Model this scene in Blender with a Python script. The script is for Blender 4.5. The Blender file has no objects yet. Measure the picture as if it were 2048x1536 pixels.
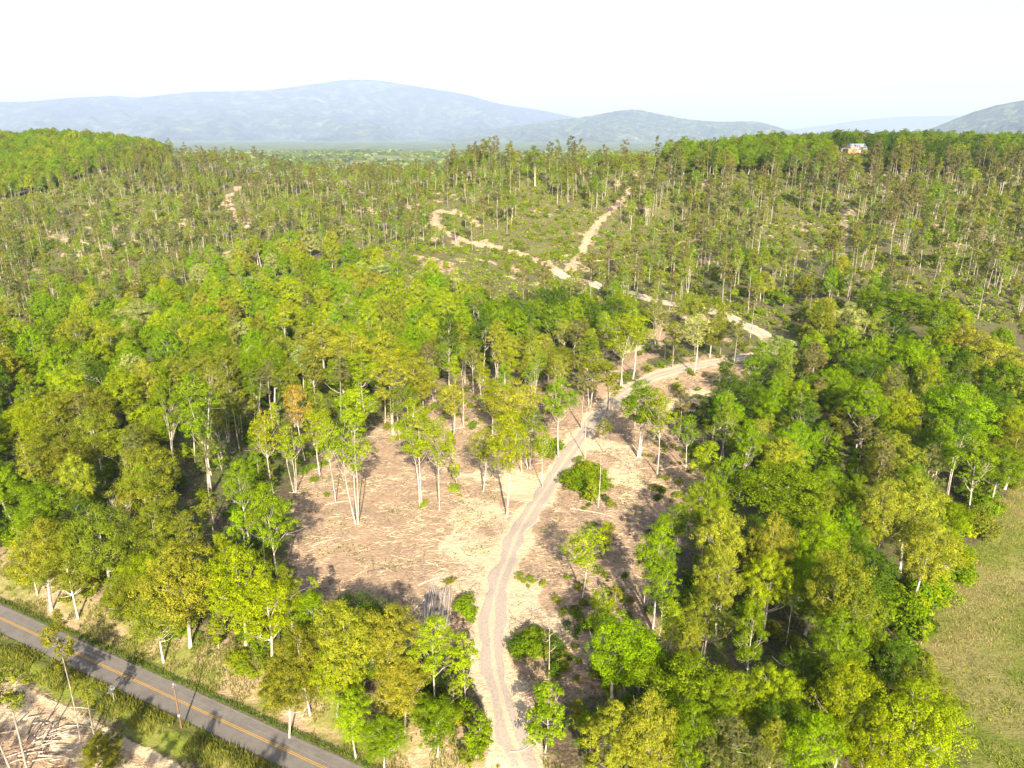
import bpy, math, random
import numpy as np
from mathutils import Vector, Matrix
random.seed(7); rng = np.random.default_rng(11)
R = math.radians
# ------------------------------------------------------------------ camera, sky, sun, exposure
sc = bpy.context.scene
COL = sc.collection
FPX = 1447.0; CH = 77.0; PITCH = R(19)
CP, SP = math.cos(PITCH), math.sin(PITCH)
cam = bpy.data.cameras.new('camera'); cam_o = bpy.data.objects.new('camera', cam); COL.objects.link(cam_o)
cam.sensor_width = 36; cam.lens = FPX/2048*36; cam.clip_start = 0.5; cam.clip_end = 60000
cam_o.location = (0, 0, CH); cam_o.rotation_euler = (math.pi/2-PITCH, 0, 0)
sc.camera = cam_o
SUN_EL = R(29); SUN_AZ = R(-8.5)           # shadows run away from the camera and a little to the left
sh_dir = Vector((math.sin(SUN_AZ)*math.cos(SUN_EL), math.cos(SUN_AZ)*math.cos(SUN_EL), -math.sin(SUN_EL)))
sun = bpy.data.lights.new('sun', 'SUN'); sun.energy = 5.0; sun.angle = R(0.53); sun.color = (1.0, 0.89, 0.71)
sun_o = bpy.data.objects.new('sun', sun); COL.objects.link(sun_o)
sun_o.rotation_euler = sh_dir.to_track_quat('-Z', 'Y').to_euler(); sun_o.location = (0, -50, 150)
W = bpy.data.worlds.new('World'); sc.world = W; W.use_nodes = True
nt = W.node_tree; bg = nt.nodes['Background']; sky = nt.nodes.new('ShaderNodeTexSky')
sky.sky_type = 'NISHITA'; sky.sun_disc = False; sky.sun_elevation = SUN_EL
sky.sun_rotation = math.atan2(-sh_dir.x, -sh_dir.y)
sky.air_density = 1.0; sky.dust_density = 3.0; sky.altitude = 300
nt.links.new(sky.outputs[0], bg.inputs[0]); bg.inputs[1].default_value = 0.085
sc.view_settings.view_transform = 'Standard'; sc.view_settings.look = 'None'
sc.view_settings.gamma = 1.0; sc.view_settings.exposure = 1.85
sc.render.resolution_x = 1024; sc.render.resolution_y = 768
sc.cycles.max_bounces = 6; sc.cycles.diffuse_bounces = 3; sc.cycles.transmission_bounces = 3
sc.cycles.volume_bounces = 0
HAZE_DENSITY = 4.8e-5

# ------------------------------------------------------------------ maths: noise, terrain
def _hash(ix, iy, s):
    h = (ix.astype(np.int64)*374761393 + iy.astype(np.int64)*668265263 + s*974634777) & 0x7fffffff
    h = ((h ^ (h >> 13))*1274126177) & 0x7fffffff
    return ((h ^ (h >> 16)) & 0xffff)/65535.0
def vnoise(x, y, s=0):
    x = np.asarray(x, float); y = np.asarray(y, float)
    ix = np.floor(x); iy = np.floor(y); fx = x-ix; fy = y-iy
    fx = fx*fx*(3-2*fx); fy = fy*fy*(3-2*fy)
    a = _hash(ix, iy, s); b = _hash(ix+1, iy, s); c = _hash(ix, iy+1, s); d = _hash(ix+1, iy+1, s)
    return (a*(1-fx)+b*fx)*(1-fy)+(c*(1-fx)+d*fx)*fy
def fbm(x, y, o=4, s=0):
    t = 0; a = 0.5; n = 0
    for k in range(o):
        t = t+a*vnoise(x, y, s+k*7); n += a; a *= 0.5; x = x*2.03+11.3; y = y*2.03+5.7
    return t/n
def sstep(a, b, x):
    t = np.clip((np.asarray(x, float)-a)/(b-a), 0, 1); return t*t*(3-2*t)
def unproj(px, py, depth):
    u = (px-1024)/FPX; v = (py-768)/FPX
    return (u*depth, depth*(CP-v*SP), CH-depth*(SP+v*CP))
def proj(x, y, z):
    dz = CH-z; dep = y*CP+dz*SP; v = (dz*CP-y*SP)/dep
    return 1024+x/dep*FPX, 768+v*FPX, dep
ctrl = [unproj(*p) for p in [
    (1180, 480, 455), (1100, 540, 405), (1200, 590, 352), (1250, 410, 500), (1200, 372, 530), (1010, 360, 560), (1000, 450, 480),
    (900, 520, 430), (800, 380, 610), (850, 450, 500), (700, 400, 590), (500, 346, 690), (465, 400, 590), (490, 445, 540), (600, 368, 660),
    (350, 320, 740), (300, 420, 570), (150, 500, 480), (60, 430, 560), (-250, 420, 570), (-250, 300, 820), (150, 288, 850), (0, 292, 850), (0, 350, 700),
    (1450, 480, 440), (1450, 380, 510), (1450, 320, 600), (1710, 306, 610), (1700, 500, 400), (1700, 400, 480), (1950, 560, 350),
    (1960, 400, 480), (2040, 312, 620), (2350, 400, 480), (2350, 312, 620), (2350, 560, 350), (1250, 330, 640), (1580, 308, 620)]]
ctrl += [(x, y, 0) for x in (-260, -160, -60, 40, 140, 250) for y in (10, 70, 130, 190)]
ctrl += [(-40, 240, -2), (60, 250, 0), (110, 262, 0), (160, 250, 1), (-120, 250, -4), (-230, 250, -6), (-100, 330, -9), (-20, 330, -6),
         (-200, 330, -8), (260, 250, 2), (-330, 250, -8), (200, 300, 4), (260, 320, 8), (-330, 420, 2), (-150, 400, -6), (50, 300, 0)]
ctrl += [(-700, 1000, 55), (-500, 1000, 50), (-330, 1000, 20), (-200, 900, 5), (0, 900, 0), (-50, 800, 12), (150, 850, 15), (300, 900, 40),
         (500, 900, 50), (-300, 1400, -15), (0, 1400, -25), (300, 1400, -10), (-700, 1400, 20), (700, 1400, 10), (-900, 700, 50), (800, 600, 60)]
CT = np.array(ctrl, float); S0 = 100.0
def _tps_mat(a, b):
    d2 = ((a[:, None, :]-b[None, :, :])**2).sum(2)
    return 0.5*d2*np.log(d2+1e-9)
A2 = CT[:, :2]/S0; N = len(A2)
K = _tps_mat(A2, A2)+np.eye(N)*0.02; P = np.hstack([np.ones((N, 1)), A2])
M_ = np.zeros((N+3, N+3)); M_[:N, :N] = K; M_[:N, N:] = P; M_[N:, :N] = P.T
TW = np.linalg.solve(M_, np.concatenate([CT[:, 2], [0, 0, 0]]))
def tps(x, y):
    q = np.stack([x, y], 1)/S0; out = np.empty(len(q))
    for i in range(0, len(q), 60000):
        s = q[i:i+60000]; out[i:i+60000] = _tps_mat(s, A2)@TW[:N]+TW[N]+s@TW[N+1:]
    return out
# paved road centre line in plan: from the left edge to the bottom of the picture
def flat(px, py, z=0.0):
    u = (px-1024)/FPX; v = (py-768)/FPX; d = (CH-z)/(SP+v*CP)
    return np.array([u*d, d*(CP-v*SP)])
RA = flat(0, 1236); RB = flat(649, 1536)
rdir = (RB-RA)/np.linalg.norm(RB-RA); rnor = np.array([-rdir[1], rdir[0]])     # rnor points to the wood
ROAD_W = 4.5
def road_s(x, y):                                   # signed distance from the centre line, the road bends very slightly
    dx = x-RA[0]; dy = y-RA[1]; t = dx*rdir[0]+dy*rdir[1]
    d = dx*rnor[0]+dy*rnor[1]; return d+np.sign(d)*1.0, t
def height(x, y):
    x = np.atleast_1d(np.asarray(x, float)); y = np.atleast_1d(np.asarray(y, float))
    r = np.hypot(x, y)
    z = tps(np.clip(x, -1000, 1000), np.clip(y, -50, 1450))
    z = np.clip(z, -30, 75)
    far = sstep(1100, 1700, r); z = z*(1-far)+far*(-26)
    n = (fbm(x/34, y/34, 4, 3)-0.5)
    amp = 0.6+9.0*sstep(300, 440, r)
    z = z+n*amp*(1-0.5*far)+(fbm(x/7, y/7, 3, 9)-.5)*0.5*sstep(20, 60, r)
    d, t = road_s(x, y)
    near = sstep(3.6, 5.5, np.abs(d))
    base = z*near
    bank = np.where(d > 0, 2.3*sstep(4.2, 11, d)*(1-sstep(30, 90, d)), 0.75*np.exp(-((d+6.0)/1.5)**2))
    w = 1-sstep(180, 260, r)
    return z*(1-w)+(base+bank)*w
def H1(x, y): return float(height([x], [y])[0])
def pick(px, py, up=0.0):                           # first point where the view ray meets the ground raised by `up`
    ds = np.concatenate([np.arange(40, 300, 1.0), np.arange(300, 1500, 2.5)])
    u = (px-1024)/FPX; v = (py-768)/FPX
    x = u*ds; y = ds*(CP-v*SP); z = CH-ds*(SP+v*CP)
    h = height(x, y)+up; i = np.argmax(z < h)
    if z[i] >= h[i]: return None
    if i > 0:
        a = (z[i-1]-h[i-1]); b = (h[i]-z[i]); t = a/(a+b+1e-9); d = ds[i-1]+(ds[i]-ds[i-1])*t
    else: d = ds[0]
    return np.array([u*d, d*(CP-v*SP), CH-d*(SP+v*CP), d])
def poly(pts):
    out = []
    for p in pts:
        q = pick(*p)
        if q is None: q = unproj(p[0], p[1], 900)
        out.append((q[0], q[1]))
    return np.array(out)
def inside(P_, x, y):
    x = np.asarray(x); y = np.asarray(y); c = np.zeros(x.shape, bool); n = len(P_)
    for i in range(n):
        x1, y1 = P_[i]; x2, y2 = P_[(i+1) % n]
        if y1 == y2: continue
        c ^= ((y1 > y) != (y2 > y)) & (x < (x2-x1)*(y-y1)/(y2-y1)+x1)
    return c
def seg_dist(L, x, y):
    best = np.full(np.shape(x), 1e9)
    for (ax, ay), (bx_, by_) in zip(L[:-1], L[1:]):
        dx, dy = bx_-ax, by_-ay; t = np.clip(((x-ax)*dx+(y-ay)*dy)/(dx*dx+dy*dy+1e-9), 0, 1)
        best = np.minimum(best, np.hypot(x-ax-t*dx, y-ay-t*dy))
    return best
def poly_dist(P_, x, y):                            # signed, positive inside
    d = seg_dist(np.vstack([P_, P_[:1]]), x, y); return np.where(inside(P_, x, y), d, -d)
def smooth_line(pts, step=1.5):
    P_ = np.array(pts, float); out = []
    for i in range(len(P_)-1):
        p0 = P_[max(i-1, 0)]; p1 = P_[i]; p2 = P_[i+1]; p3 = P_[min(i+2, len(P_)-1)]
        n = max(2, int(np.linalg.norm(p2-p1)/step))
        for k in range(n):
            t = k/n; out.append(0.5*((2*p1)+(-p0+p2)*t+(2*p0-5*p1+4*p2-p3)*t*t+(-p0+3*p1-3*p2+p3)*t**3))
    out.append(P_[-1]); return np.array(out)

# tracks: plan lines picked on the ground
TRACK = smooth_line(poly([(1075, 1700), (1045, 1536), (1010, 1420), (985, 1300), (988, 1200), (1015, 1120), (1050, 1040), (1110, 950), (1160, 880),
                          (1215, 812), (1290, 762), (1390, 732), (1500, 713), (1560, 700)]))
TRACK2 = smooth_line(poly([(1545, 700), (1540, 680), (1490, 650), (1420, 622), (1340, 607), (1240, 583), (1160, 562), (1115, 545)]))
TRAILS = [smooth_line(poly(p), 3) for p in [
    [(1115, 545), (1060, 515), (960, 490), (920, 478), (880, 455), (868, 425), (905, 425), (965, 450)],
    [(1140, 540), (1165, 500), (1190, 455), (1225, 420), (1262, 378)],
    [(495, 455), (465, 425), (455, 400), (475, 378), (530, 366)],
    [(495, 340), (545, 350), (610, 362), (680, 378)],
    [(1240, 800), (1200, 790), (1240, 740), (1320, 705)],
    [(1690, 520), (1690, 470), (1685, 420)], [(1790, 420), (1765, 380), (1768, 340)],
    [(130, 480), (230, 495), (310, 475)]]]
CLEAR_A = poly([(600, 1210), (585, 1100), (590, 960), (660, 905), (740, 860), (830, 790), (900, 800), (1010, 820), (1100, 800), (1170, 790), (1240, 780),
                (1330, 755), (1500, 715), (1500, 760), (1470, 800), (1360, 850), (1410, 960), (1390, 1060), (1290, 1190), (1330, 1290), (1250, 1380),
                (1130, 1400), (1070, 1470), (990, 1420), (930, 1290), (860, 1290), (700, 1250)])
LOW_CLEAR = poly([(-700, 1235), (0, 1335), (200, 1440), (330, 1520), (460, 1640), (-400, 2300), (-900, 1600)])
FIELD = poly([(2040, 960), (1990, 1010), (1960, 1080), (1890, 1170), (1850, 1230), (1800, 1290), (1850, 1390), (1930, 1480), (1930, 1900), (2900, 1900), (2900, 960)])
WOOD_L = poly([(-500, 660), (-100, 640), (120, 635), (350, 585), (360, 550), (600, 505), (760, 540), (900, 600), (1000, 640), (1280, 655), (1290, 690), (1000, 735),
               (870, 755), (740, 850), (600, 930), (570, 1000), (570, 1190), (600, 1230), (700, 1260), (870, 1310), (940, 1420), (960, 1640), (770, 1640),
               (560, 1400), (400, 1310), (240, 1250), (0, 1190), (-600, 980)])
WOOD_R = poly([(1110, 1640), (1110, 1480), (1180, 1400), (1290, 1320), (1330, 1200), (1420, 1080), (1430, 960), (1430, 880), (1510, 790), (1600, 720),
               (1600, 640), (1490, 605), (1380, 570), (1390, 545), (1640, 570), (1800, 640), (1900, 720), (2250, 720), (2300, 900), (2040, 940), (1960, 1060),
               (1860, 1190), (1790, 1290), (1860, 1440), (1900, 1640)])
HILL_L = poly([(-600, 420), (0, 400), (90, 385), (200, 345), (290, 318), (330, 300), (280, 282), (100, 276), (-300, 276), (-900, 276)])
CREST_R = poly([(980, 352), (1050, 350), (1350, 336), (1500, 325), (1650, 322), (1660, 312)]) 
INNER = poly([(1235, 775), (1245, 700), (1290, 640), (1340, 612), (1420, 632), (1520, 690), (1500, 712), (1390, 730), (1290, 760)])
MIDT = poly([(850, 755), (1000, 738), (1200, 690), (1245, 690), (1240, 760), (1165, 800), (1090, 850), (950, 830), (800, 870), (740, 860)])
HOUSE = pick(1710, 306)

# ------------------------------------------------------------------ helpers: mesh, objects, tags
def link(o, parent=None):
    COL.objects.link(o)
    if parent is not None: o.parent = parent
    return o
def np_mesh(name, V, F, mats=(), mi=None, smooth=False):
    V = np.asarray(V, np.float32).reshape(-1, 3); F = np.asarray(F, np.int32); k = F.shape[1]
    me = bpy.data.meshes.new(name)
    me.vertices.add(len(V)); me.vertices.foreach_set('co', V.ravel())
    me.loops.add(F.size); me.loops.foreach_set('vertex_index', F.ravel())
    me.polygons.add(len(F)); me.polygons.foreach_set('loop_start', np.arange(0, F.size, k, dtype=np.int32))
    me.polygons.foreach_set('loop_total', np.full(len(F), k, np.int32))
    if mi is not None: me.polygons.foreach_set('material_index', np.asarray(mi, np.int32))
    me.polygons.foreach_set('use_smooth', np.full(len(F), smooth, bool))
    for m in mats: me.materials.append(m)
    me.update(calc_edges=True); me.validate(); return me
def mesh_obj(name, me, parent=None, loc=None):
    o = bpy.data.objects.new(name, me); link(o, parent)
    if loc is not None: o.location = loc
    return o
def tag(o, label=None, cat=None, group=None, kind=None):
    if label: o['label'] = label
    if cat: o['category'] = cat
    if group: o['group'] = group
    if kind: o['kind'] = kind
    return o
def empty(name, loc, rz=0.0, s=1.0):
    o = bpy.data.objects.new(name, None); link(o); o.location = loc; o.rotation_euler = (0, 0, rz); o.scale = (s, s, s); o.empty_display_size = 0.5
    return o
class MB:                                           # quads only
    def __init__(s): s.V = []; s.F = []; s.n = 0; s.mi = []
    def add(s, V, F, m=0):
        V = np.asarray(V, float).reshape(-1, 3); F = np.asarray(F, int)
        s.V.append(V); s.F.append(F+s.n); s.n += len(V); s.mi.append(np.full(len(F), m))
    def box(s, c, d, rz=0.0, m=0):
        x, y, z = [q/2 for q in d]
        v = np.array([(-x, -y, -z), (x, -y, -z), (x, y, -z), (-x, y, -z), (-x, -y, z), (x, -y, z), (x, y, z), (-x, y, z)])
        c_, s_ = math.cos(rz), math.sin(rz); v = np.stack([v[:, 0]*c_-v[:, 1]*s_, v[:, 0]*s_+v[:, 1]*c_, v[:, 2]], 1)+np.array(c)
        s.add(v, [(0, 3, 2, 1), (4, 5, 6, 7), (0, 1, 5, 4), (1, 2, 6, 5), (2, 3, 7, 6), (3, 0, 4, 7)], m)
    def tube(s, pts, rad, n=6, m=0, cap=True):
        pts = np.asarray(pts, float); k = len(pts); rings = []
        t = np.gradient(pts, axis=0); t /= np.linalg.norm(t, axis=1)[:, None]+1e-9
        ref = np.array([0, 0, 1.0]) if abs(t[0][2]) < 0.8 else np.array([1.0, 0, 0])
        for i in range(k):
            a = np.cross(t[i], ref); a /= np.linalg.norm(a)+1e-9; b = np.cross(t[i], a)
            ang = np.arange(n)*2*math.pi/n
            rings.append(pts[i]+rad[i]*(np.cos(ang)[:, None]*a+np.sin(ang)[:, None]*b))
        F = [(i*n+j, i*n+(j+1) % n, (i+1)*n+(j+1) % n, (i+1)*n+j) for i in range(k-1) for j in range(n)]
        if cap and n == 6: F += [(0, 1, 2, 3), (0, 3, 4, 5), ((k-1)*n, (k-1)*n+3, (k-1)*n+2, (k-1)*n+1), ((k-1)*n, (k-1)*n+5, (k-1)*n+4, (k-1)*n+3)]
        if cap and n == 4: F += [(0, 1, 2, 3), ((k-1)*n+3, (k-1)*n+2, (k-1)*n+1, (k-1)*n)]
        s.add(np.vstack(rings), F, m)
    def mesh(s, name, mats, smooth=False): return np_mesh(name, np.vstack(s.V), np.vstack(s.F), mats, np.concatenate(s.mi), smooth)
    def obj(s, name, mats, parent=None, loc=None, smooth=False): return mesh_obj(name, s.mesh(name, mats, smooth), parent, loc)

# ------------------------------------------------------------------ materials
def mat(name, rough=0.9):
    m = bpy.data.materials.new(name); m.use_nodes = True; t = m.node_tree; b = t.nodes['Principled BSDF']
    b.inputs['Roughness'].default_value = rough; b.inputs['Specular IOR Level'].default_value = 0.2
    return m, t, b
def N_(t, kind, **kw):
    n = t.nodes.new(kind)
    for k, v in kw.items():
        if hasattr(n, k): setattr(n, k, v)
        else: n.inputs[k].default_value = v
    return n
def noise(t, scale, detail=4, rough=0.6, coord='Object', stretch=None):
    tc = t.nodes.new('ShaderNodeTexCoord'); n = t.nodes.new('ShaderNodeTexNoise'); n.inputs['Scale'].default_value = scale
    n.inputs['Detail'].default_value = detail; n.inputs['Roughness'].default_value = rough
    src = tc.outputs[coord]
    if stretch:
        mp = t.nodes.new('ShaderNodeMapping'); mp.inputs['Scale'].default_value = stretch; t.links.new(src, mp.inputs[0]); src = mp.outputs[0]
    t.links.new(src, n.inputs['Vector']); return n
def ramp(t, src, stops):
    r = t.nodes.new('ShaderNodeValToRGB'); e = r.color_ramp.elements
    while len(e) < len(stops): e.new(0.5)
    for q, (p, c) in zip(e, stops): q.position = p; q.color = (*c, 1) if len(c) == 3 else c
    t.links.new(src, r.inputs[0]); return r
def mixc(t, fac, a, b, mode='MIX'):
    m = t.nodes.new('ShaderNodeMix'); m.data_type = 'RGBA'; m.blend_type = mode
    for s, v in ((m.inputs[0], fac), (m.inputs[6], a), (m.inputs[7], b)):
        if hasattr(v, 'links'): t.links.new(v, s)
        elif isinstance(v, tuple): s.default_value = (*v, 1) if len(v) == 3 else v
        else: s.default_value = v
    return m.outputs[2]
def mathn(t, op, a, b=None, clamp=False):
    m = t.nodes.new('ShaderNodeMath'); m.operation = op; m.use_clamp = clamp
    for s, v in ((m.inputs[0], a), (m.inputs[1], b)):
        if v is None: continue
        if hasattr(v, 'links'): t.links.new(v, s)
        else: s.default_value = v
    return m.outputs[0]
def bump(t, b, src, strength=0.5, dist=0.1):
    n = t.nodes.new('ShaderNodeBump'); n.inputs['Strength'].default_value = strength; n.inputs['Distance'].default_value = dist
    t.links.new(src, n.inputs['Height']); t.links.new(n.outputs[0], b.inputs['Normal'])
def speckle(name, c1, c2, scale, rough=0.9, bs=0.3, stretch=None, lo=0.35, hi=0.65):
    m, t, b = mat(name, rough); n = noise(t, scale, 5, 0.65, 'Object', stretch)
    r = ramp(t, n.outputs[0], [(lo, c1), (hi, c2)]); t.links.new(r.outputs[0], b.inputs['Base Color'])
    if bs: bump(t, b, n.outputs[0], bs, 0.05)
    return m
def leaf_mat(name, use, trans=0.24):
    m = bpy.data.materials.new(name); m.use_nodes = True; t = m.node_tree; t.nodes.remove(t.nodes['Principled BSDF'])
    out = t.nodes['Material Output']
    if use == 'object': ci = t.nodes.new('ShaderNodeObjectInfo'); col = ci.outputs['Color']
    else: ci = t.nodes.new('ShaderNodeAttribute'); ci.attribute_type = 'INSTANCER'; ci.attribute_name = 'tint'; col = ci.outputs['Color']
    n = noise(t, 0.55, 3, 0.6); v = ramp(t, n.outputs[0], [(0.32, (0.58, 0.66, 0.7)), (0.68, (1.4, 1.3, 1.1))])
    col = mixc(t, 1.0, col, v.outputs[0], 'MULTIPLY')
    g = t.nodes.new('ShaderNodeNewGeometry'); rr = ramp(t, g.outputs['Random Per Island'], [(0.0, (0.62, 0.70, 0.7)), (0.5, (1, 1, 1)), (1.0, (1.4, 1.32, 1.2))])
    col = mixc(t, 1.0, col, rr.outputs[0], 'MULTIPLY')
    d = t.nodes.new('ShaderNodeBsdfDiffuse'); tr = t.nodes.new('ShaderNodeBsdfTranslucent'); mx = t.nodes.new('ShaderNodeMixShader')
    t.links.new(col, d.inputs[0]); t.links.new(mixc(t, 1.0, col, (1.15, 1.25, 0.6), 'MULTIPLY'), tr.inputs[0])
    mx.inputs[0].default_value = trans; t.links.new(d.outputs[0], mx.inputs[1]); t.links.new(tr.outputs[0], mx.inputs[2])
    t.links.new(mx.outputs[0], out.inputs[0]); return m
LEAF = leaf_mat('foliage', 'object'); LEAF_I = leaf_mat('foliage_far', 'inst')
NEEDLE = leaf_mat('needles', 'object', 0.15); NEEDLE_I = leaf_mat('needles_far', 'inst', 0.15)
BARK = speckle('pale_bark', (0.24, 0.20, 0.16), (0.55, 0.49, 0.41), 2.5, stretch=(1, 1, 0.25))
PBARK = speckle('pine_bark', (0.16, 0.13, 0.10), (0.36, 0.31, 0.25), 3.0, stretch=(1, 1, 0.3))
DEADW = speckle('dead_wood', (0.24, 0.18, 0.14), (0.55, 0.47, 0.38), 3.0, stretch=(1, 1, 0.3))
CHAR = speckle('charred_wood', (0.012, 0.011, 0.01), (0.05, 0.045, 0.04), 4.0)
TWIG = speckle('brush_twigs', (0.10, 0.075, 0.055), (0.22, 0.17, 0.13), 2.0)

def ground_material():
    m, t, b = mat('ground_cover', 0.95)
    at = t.nodes.new('ShaderNodeAttribute'); at.attribute_name = 'cover'; sp = t.nodes.new('ShaderNodeSeparateColor'); t.links.new(at.outputs['Color'], sp.inputs[0])
    big = noise(t, 0.05, 4, 0.6); mid = noise(t, 0.35, 5, 0.7); fine = noise(t, 2.2, 6, 0.75); st = noise(t, 1.2, 5, 0.8, 'Object', (1, 3.5, 1))
    floor = ramp(t, fine.outputs[0], [(0.32, (0.035, 0.026, 0.018)), (0.5, (0.10, 0.07, 0.045)), (0.68, (0.2, 0.14, 0.09))]).outputs[0]
    ug = ramp(t, fine.outputs[0], [(0.3, (0.04, 0.06, 0.010)), (0.7, (0.15, 0.18, 0.03))]).outputs[0]
    floor = mixc(t, ramp(t, mid.outputs[0], [(0.42, (0, 0, 0)), (0.6, (1, 1, 1))]).outputs[0], floor, ug)
    soil = ramp(t, st.outputs[0], [(0.34, (0.13, 0.08, 0.045)), (0.5, (0.39, 0.265, 0.155)), (0.66, (0.60, 0.45, 0.29))]).outputs[0]
    soil = mixc(t, ramp(t, mid.outputs[0], [(0.3, (0, 0, 0)), (0.75, (0.8, 0.8, 0.8))]).outputs[0], soil, (0.25, 0.165, 0.11))
    pale = ramp(t, fine.outputs[0], [(0.3, (0.40, 0.29, 0.175)), (0.7, (0.60, 0.47, 0.31))]).outputs[0]
    grass = ramp(t, fine.outputs[0], [(0.3, (0.060, 0.085, 0.010)), (0.7, (0.18, 0.205, 0.025))]).outputs[0]
    dry = ramp(t, st.outputs[0], [(0.3, (0.13, 0.11, 0.035)), (0.7, (0.30, 0.255, 0.09))]).outputs[0]
    gd = mixc(t, ramp(t, big.outputs[0], [(0.48, (0, 0, 0)), (0.62, (0.85, 0.85, 0.85))]).outputs[0], grass, dry)
    gd = mixc(t, ramp(t, mid.outputs[0], [(0.5, (0, 0, 0)), (0.66, (0.6, 0.6, 0.6))]).outputs[0], gd, dry)
    def soft(src, wob=0.55):                        # mask broken up by noise
        a = mathn(t, 'MULTIPLY', mathn(t, 'SUBTRACT', mid.outputs[0], 0.5), wob*2)
        a = mathn(t, 'ADD', mathn(t, 'ADD', src, a), mathn(t, 'MULTIPLY', mathn(t, 'SUBTRACT', fine.outputs[0], 0.5), wob))
        return ramp(t, a, [(0.38, (0, 0, 0)), (0.62, (1, 1, 1))]).outputs[0]
    c = mixc(t, soft(sp.outputs[0]), floor, soil)
    c = mixc(t, soft(sp.outputs[1], 0.35), c, gd)
    c = mixc(t, soft(sp.outputs[2], 0.6), c, pale)
    ff = noise(t, 0.006, 6, 0.7); fc = ramp(t, ff.outputs[0], [(0.36, (0.03, 0.05, 0.02)), (0.5, (0.08, 0.11, 0.035)), (0.62, (0.16, 0.19, 0.06)), (0.7, (0.34, 0.32, 0.2))]).outputs[0]
    c = mixc(t, at.outputs['Alpha'], fc, c)
    t.links.new(c, b.inputs['Base Color'])
    hh = mathn(t, 'ADD', mathn(t, 'MULTIPLY', mid.outputs[0], 1.2), mathn(t, 'MULTIPLY', fine.outputs[0], 0.5)); bump(t, b, hh, 0.8, 0.5)
    return m
GROUND = ground_material()
def track_material():
    m, t, b = mat('gravel', 0.95); fine = noise(t, 3.0, 6, 0.8); big = noise(t, 0.25, 4, 0.6)
    at = t.nodes.new('ShaderNodeAttribute'); at.attribute_name = 'cover'; sp = t.nodes.new('ShaderNodeSeparateColor'); t.links.new(at.outputs['Color'], sp.inputs[0])
    g = ramp(t, fine.outputs[0], [(0.3, (0.23, 0.18, 0.14)), (0.7, (0.44, 0.365, 0.29))]).outputs[0]
    p = ramp(t, fine.outputs[0], [(0.3, (0.34, 0.25, 0.165)), (0.7, (0.55, 0.43, 0.30))]).outputs[0]
    f = mathn(t, 'ADD', sp.outputs[0], mathn(t, 'MULTIPLY', mathn(t, 'SUBTRACT', big.outputs[0], 0.5), 1.6))
    c = mixc(t, ramp(t, f, [(0.35, (0, 0, 0)), (0.65, (1, 1, 1))]).outputs[0], g, p)
    t.links.new(c, b.inputs['Base Color']); bump(t, b, fine.outputs[0], 0.6, 0.15); return m
def hill_material(name, c1, c2, c3, scale):
    m, t, b = mat(name, 1.0); f = noise(t, scale, 6, 0.75); g = noise(t, scale*0.12, 4, 0.6)
    a = ramp(t, f.outputs[0], [(0.38, c1), (0.5, c2), (0.64, c3)]).outputs[0]
    a = mixc(t, ramp(t, g.outputs[0], [(0.35, (0.0, 0.0, 0.0)), (0.7, (0.6, 0.6, 0.6))]).outputs[0], a, c1)
    t.links.new(a, b.inputs['Base Color']); bump(t, b, f.outputs[0], 1.0, 60.0); return m

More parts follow.
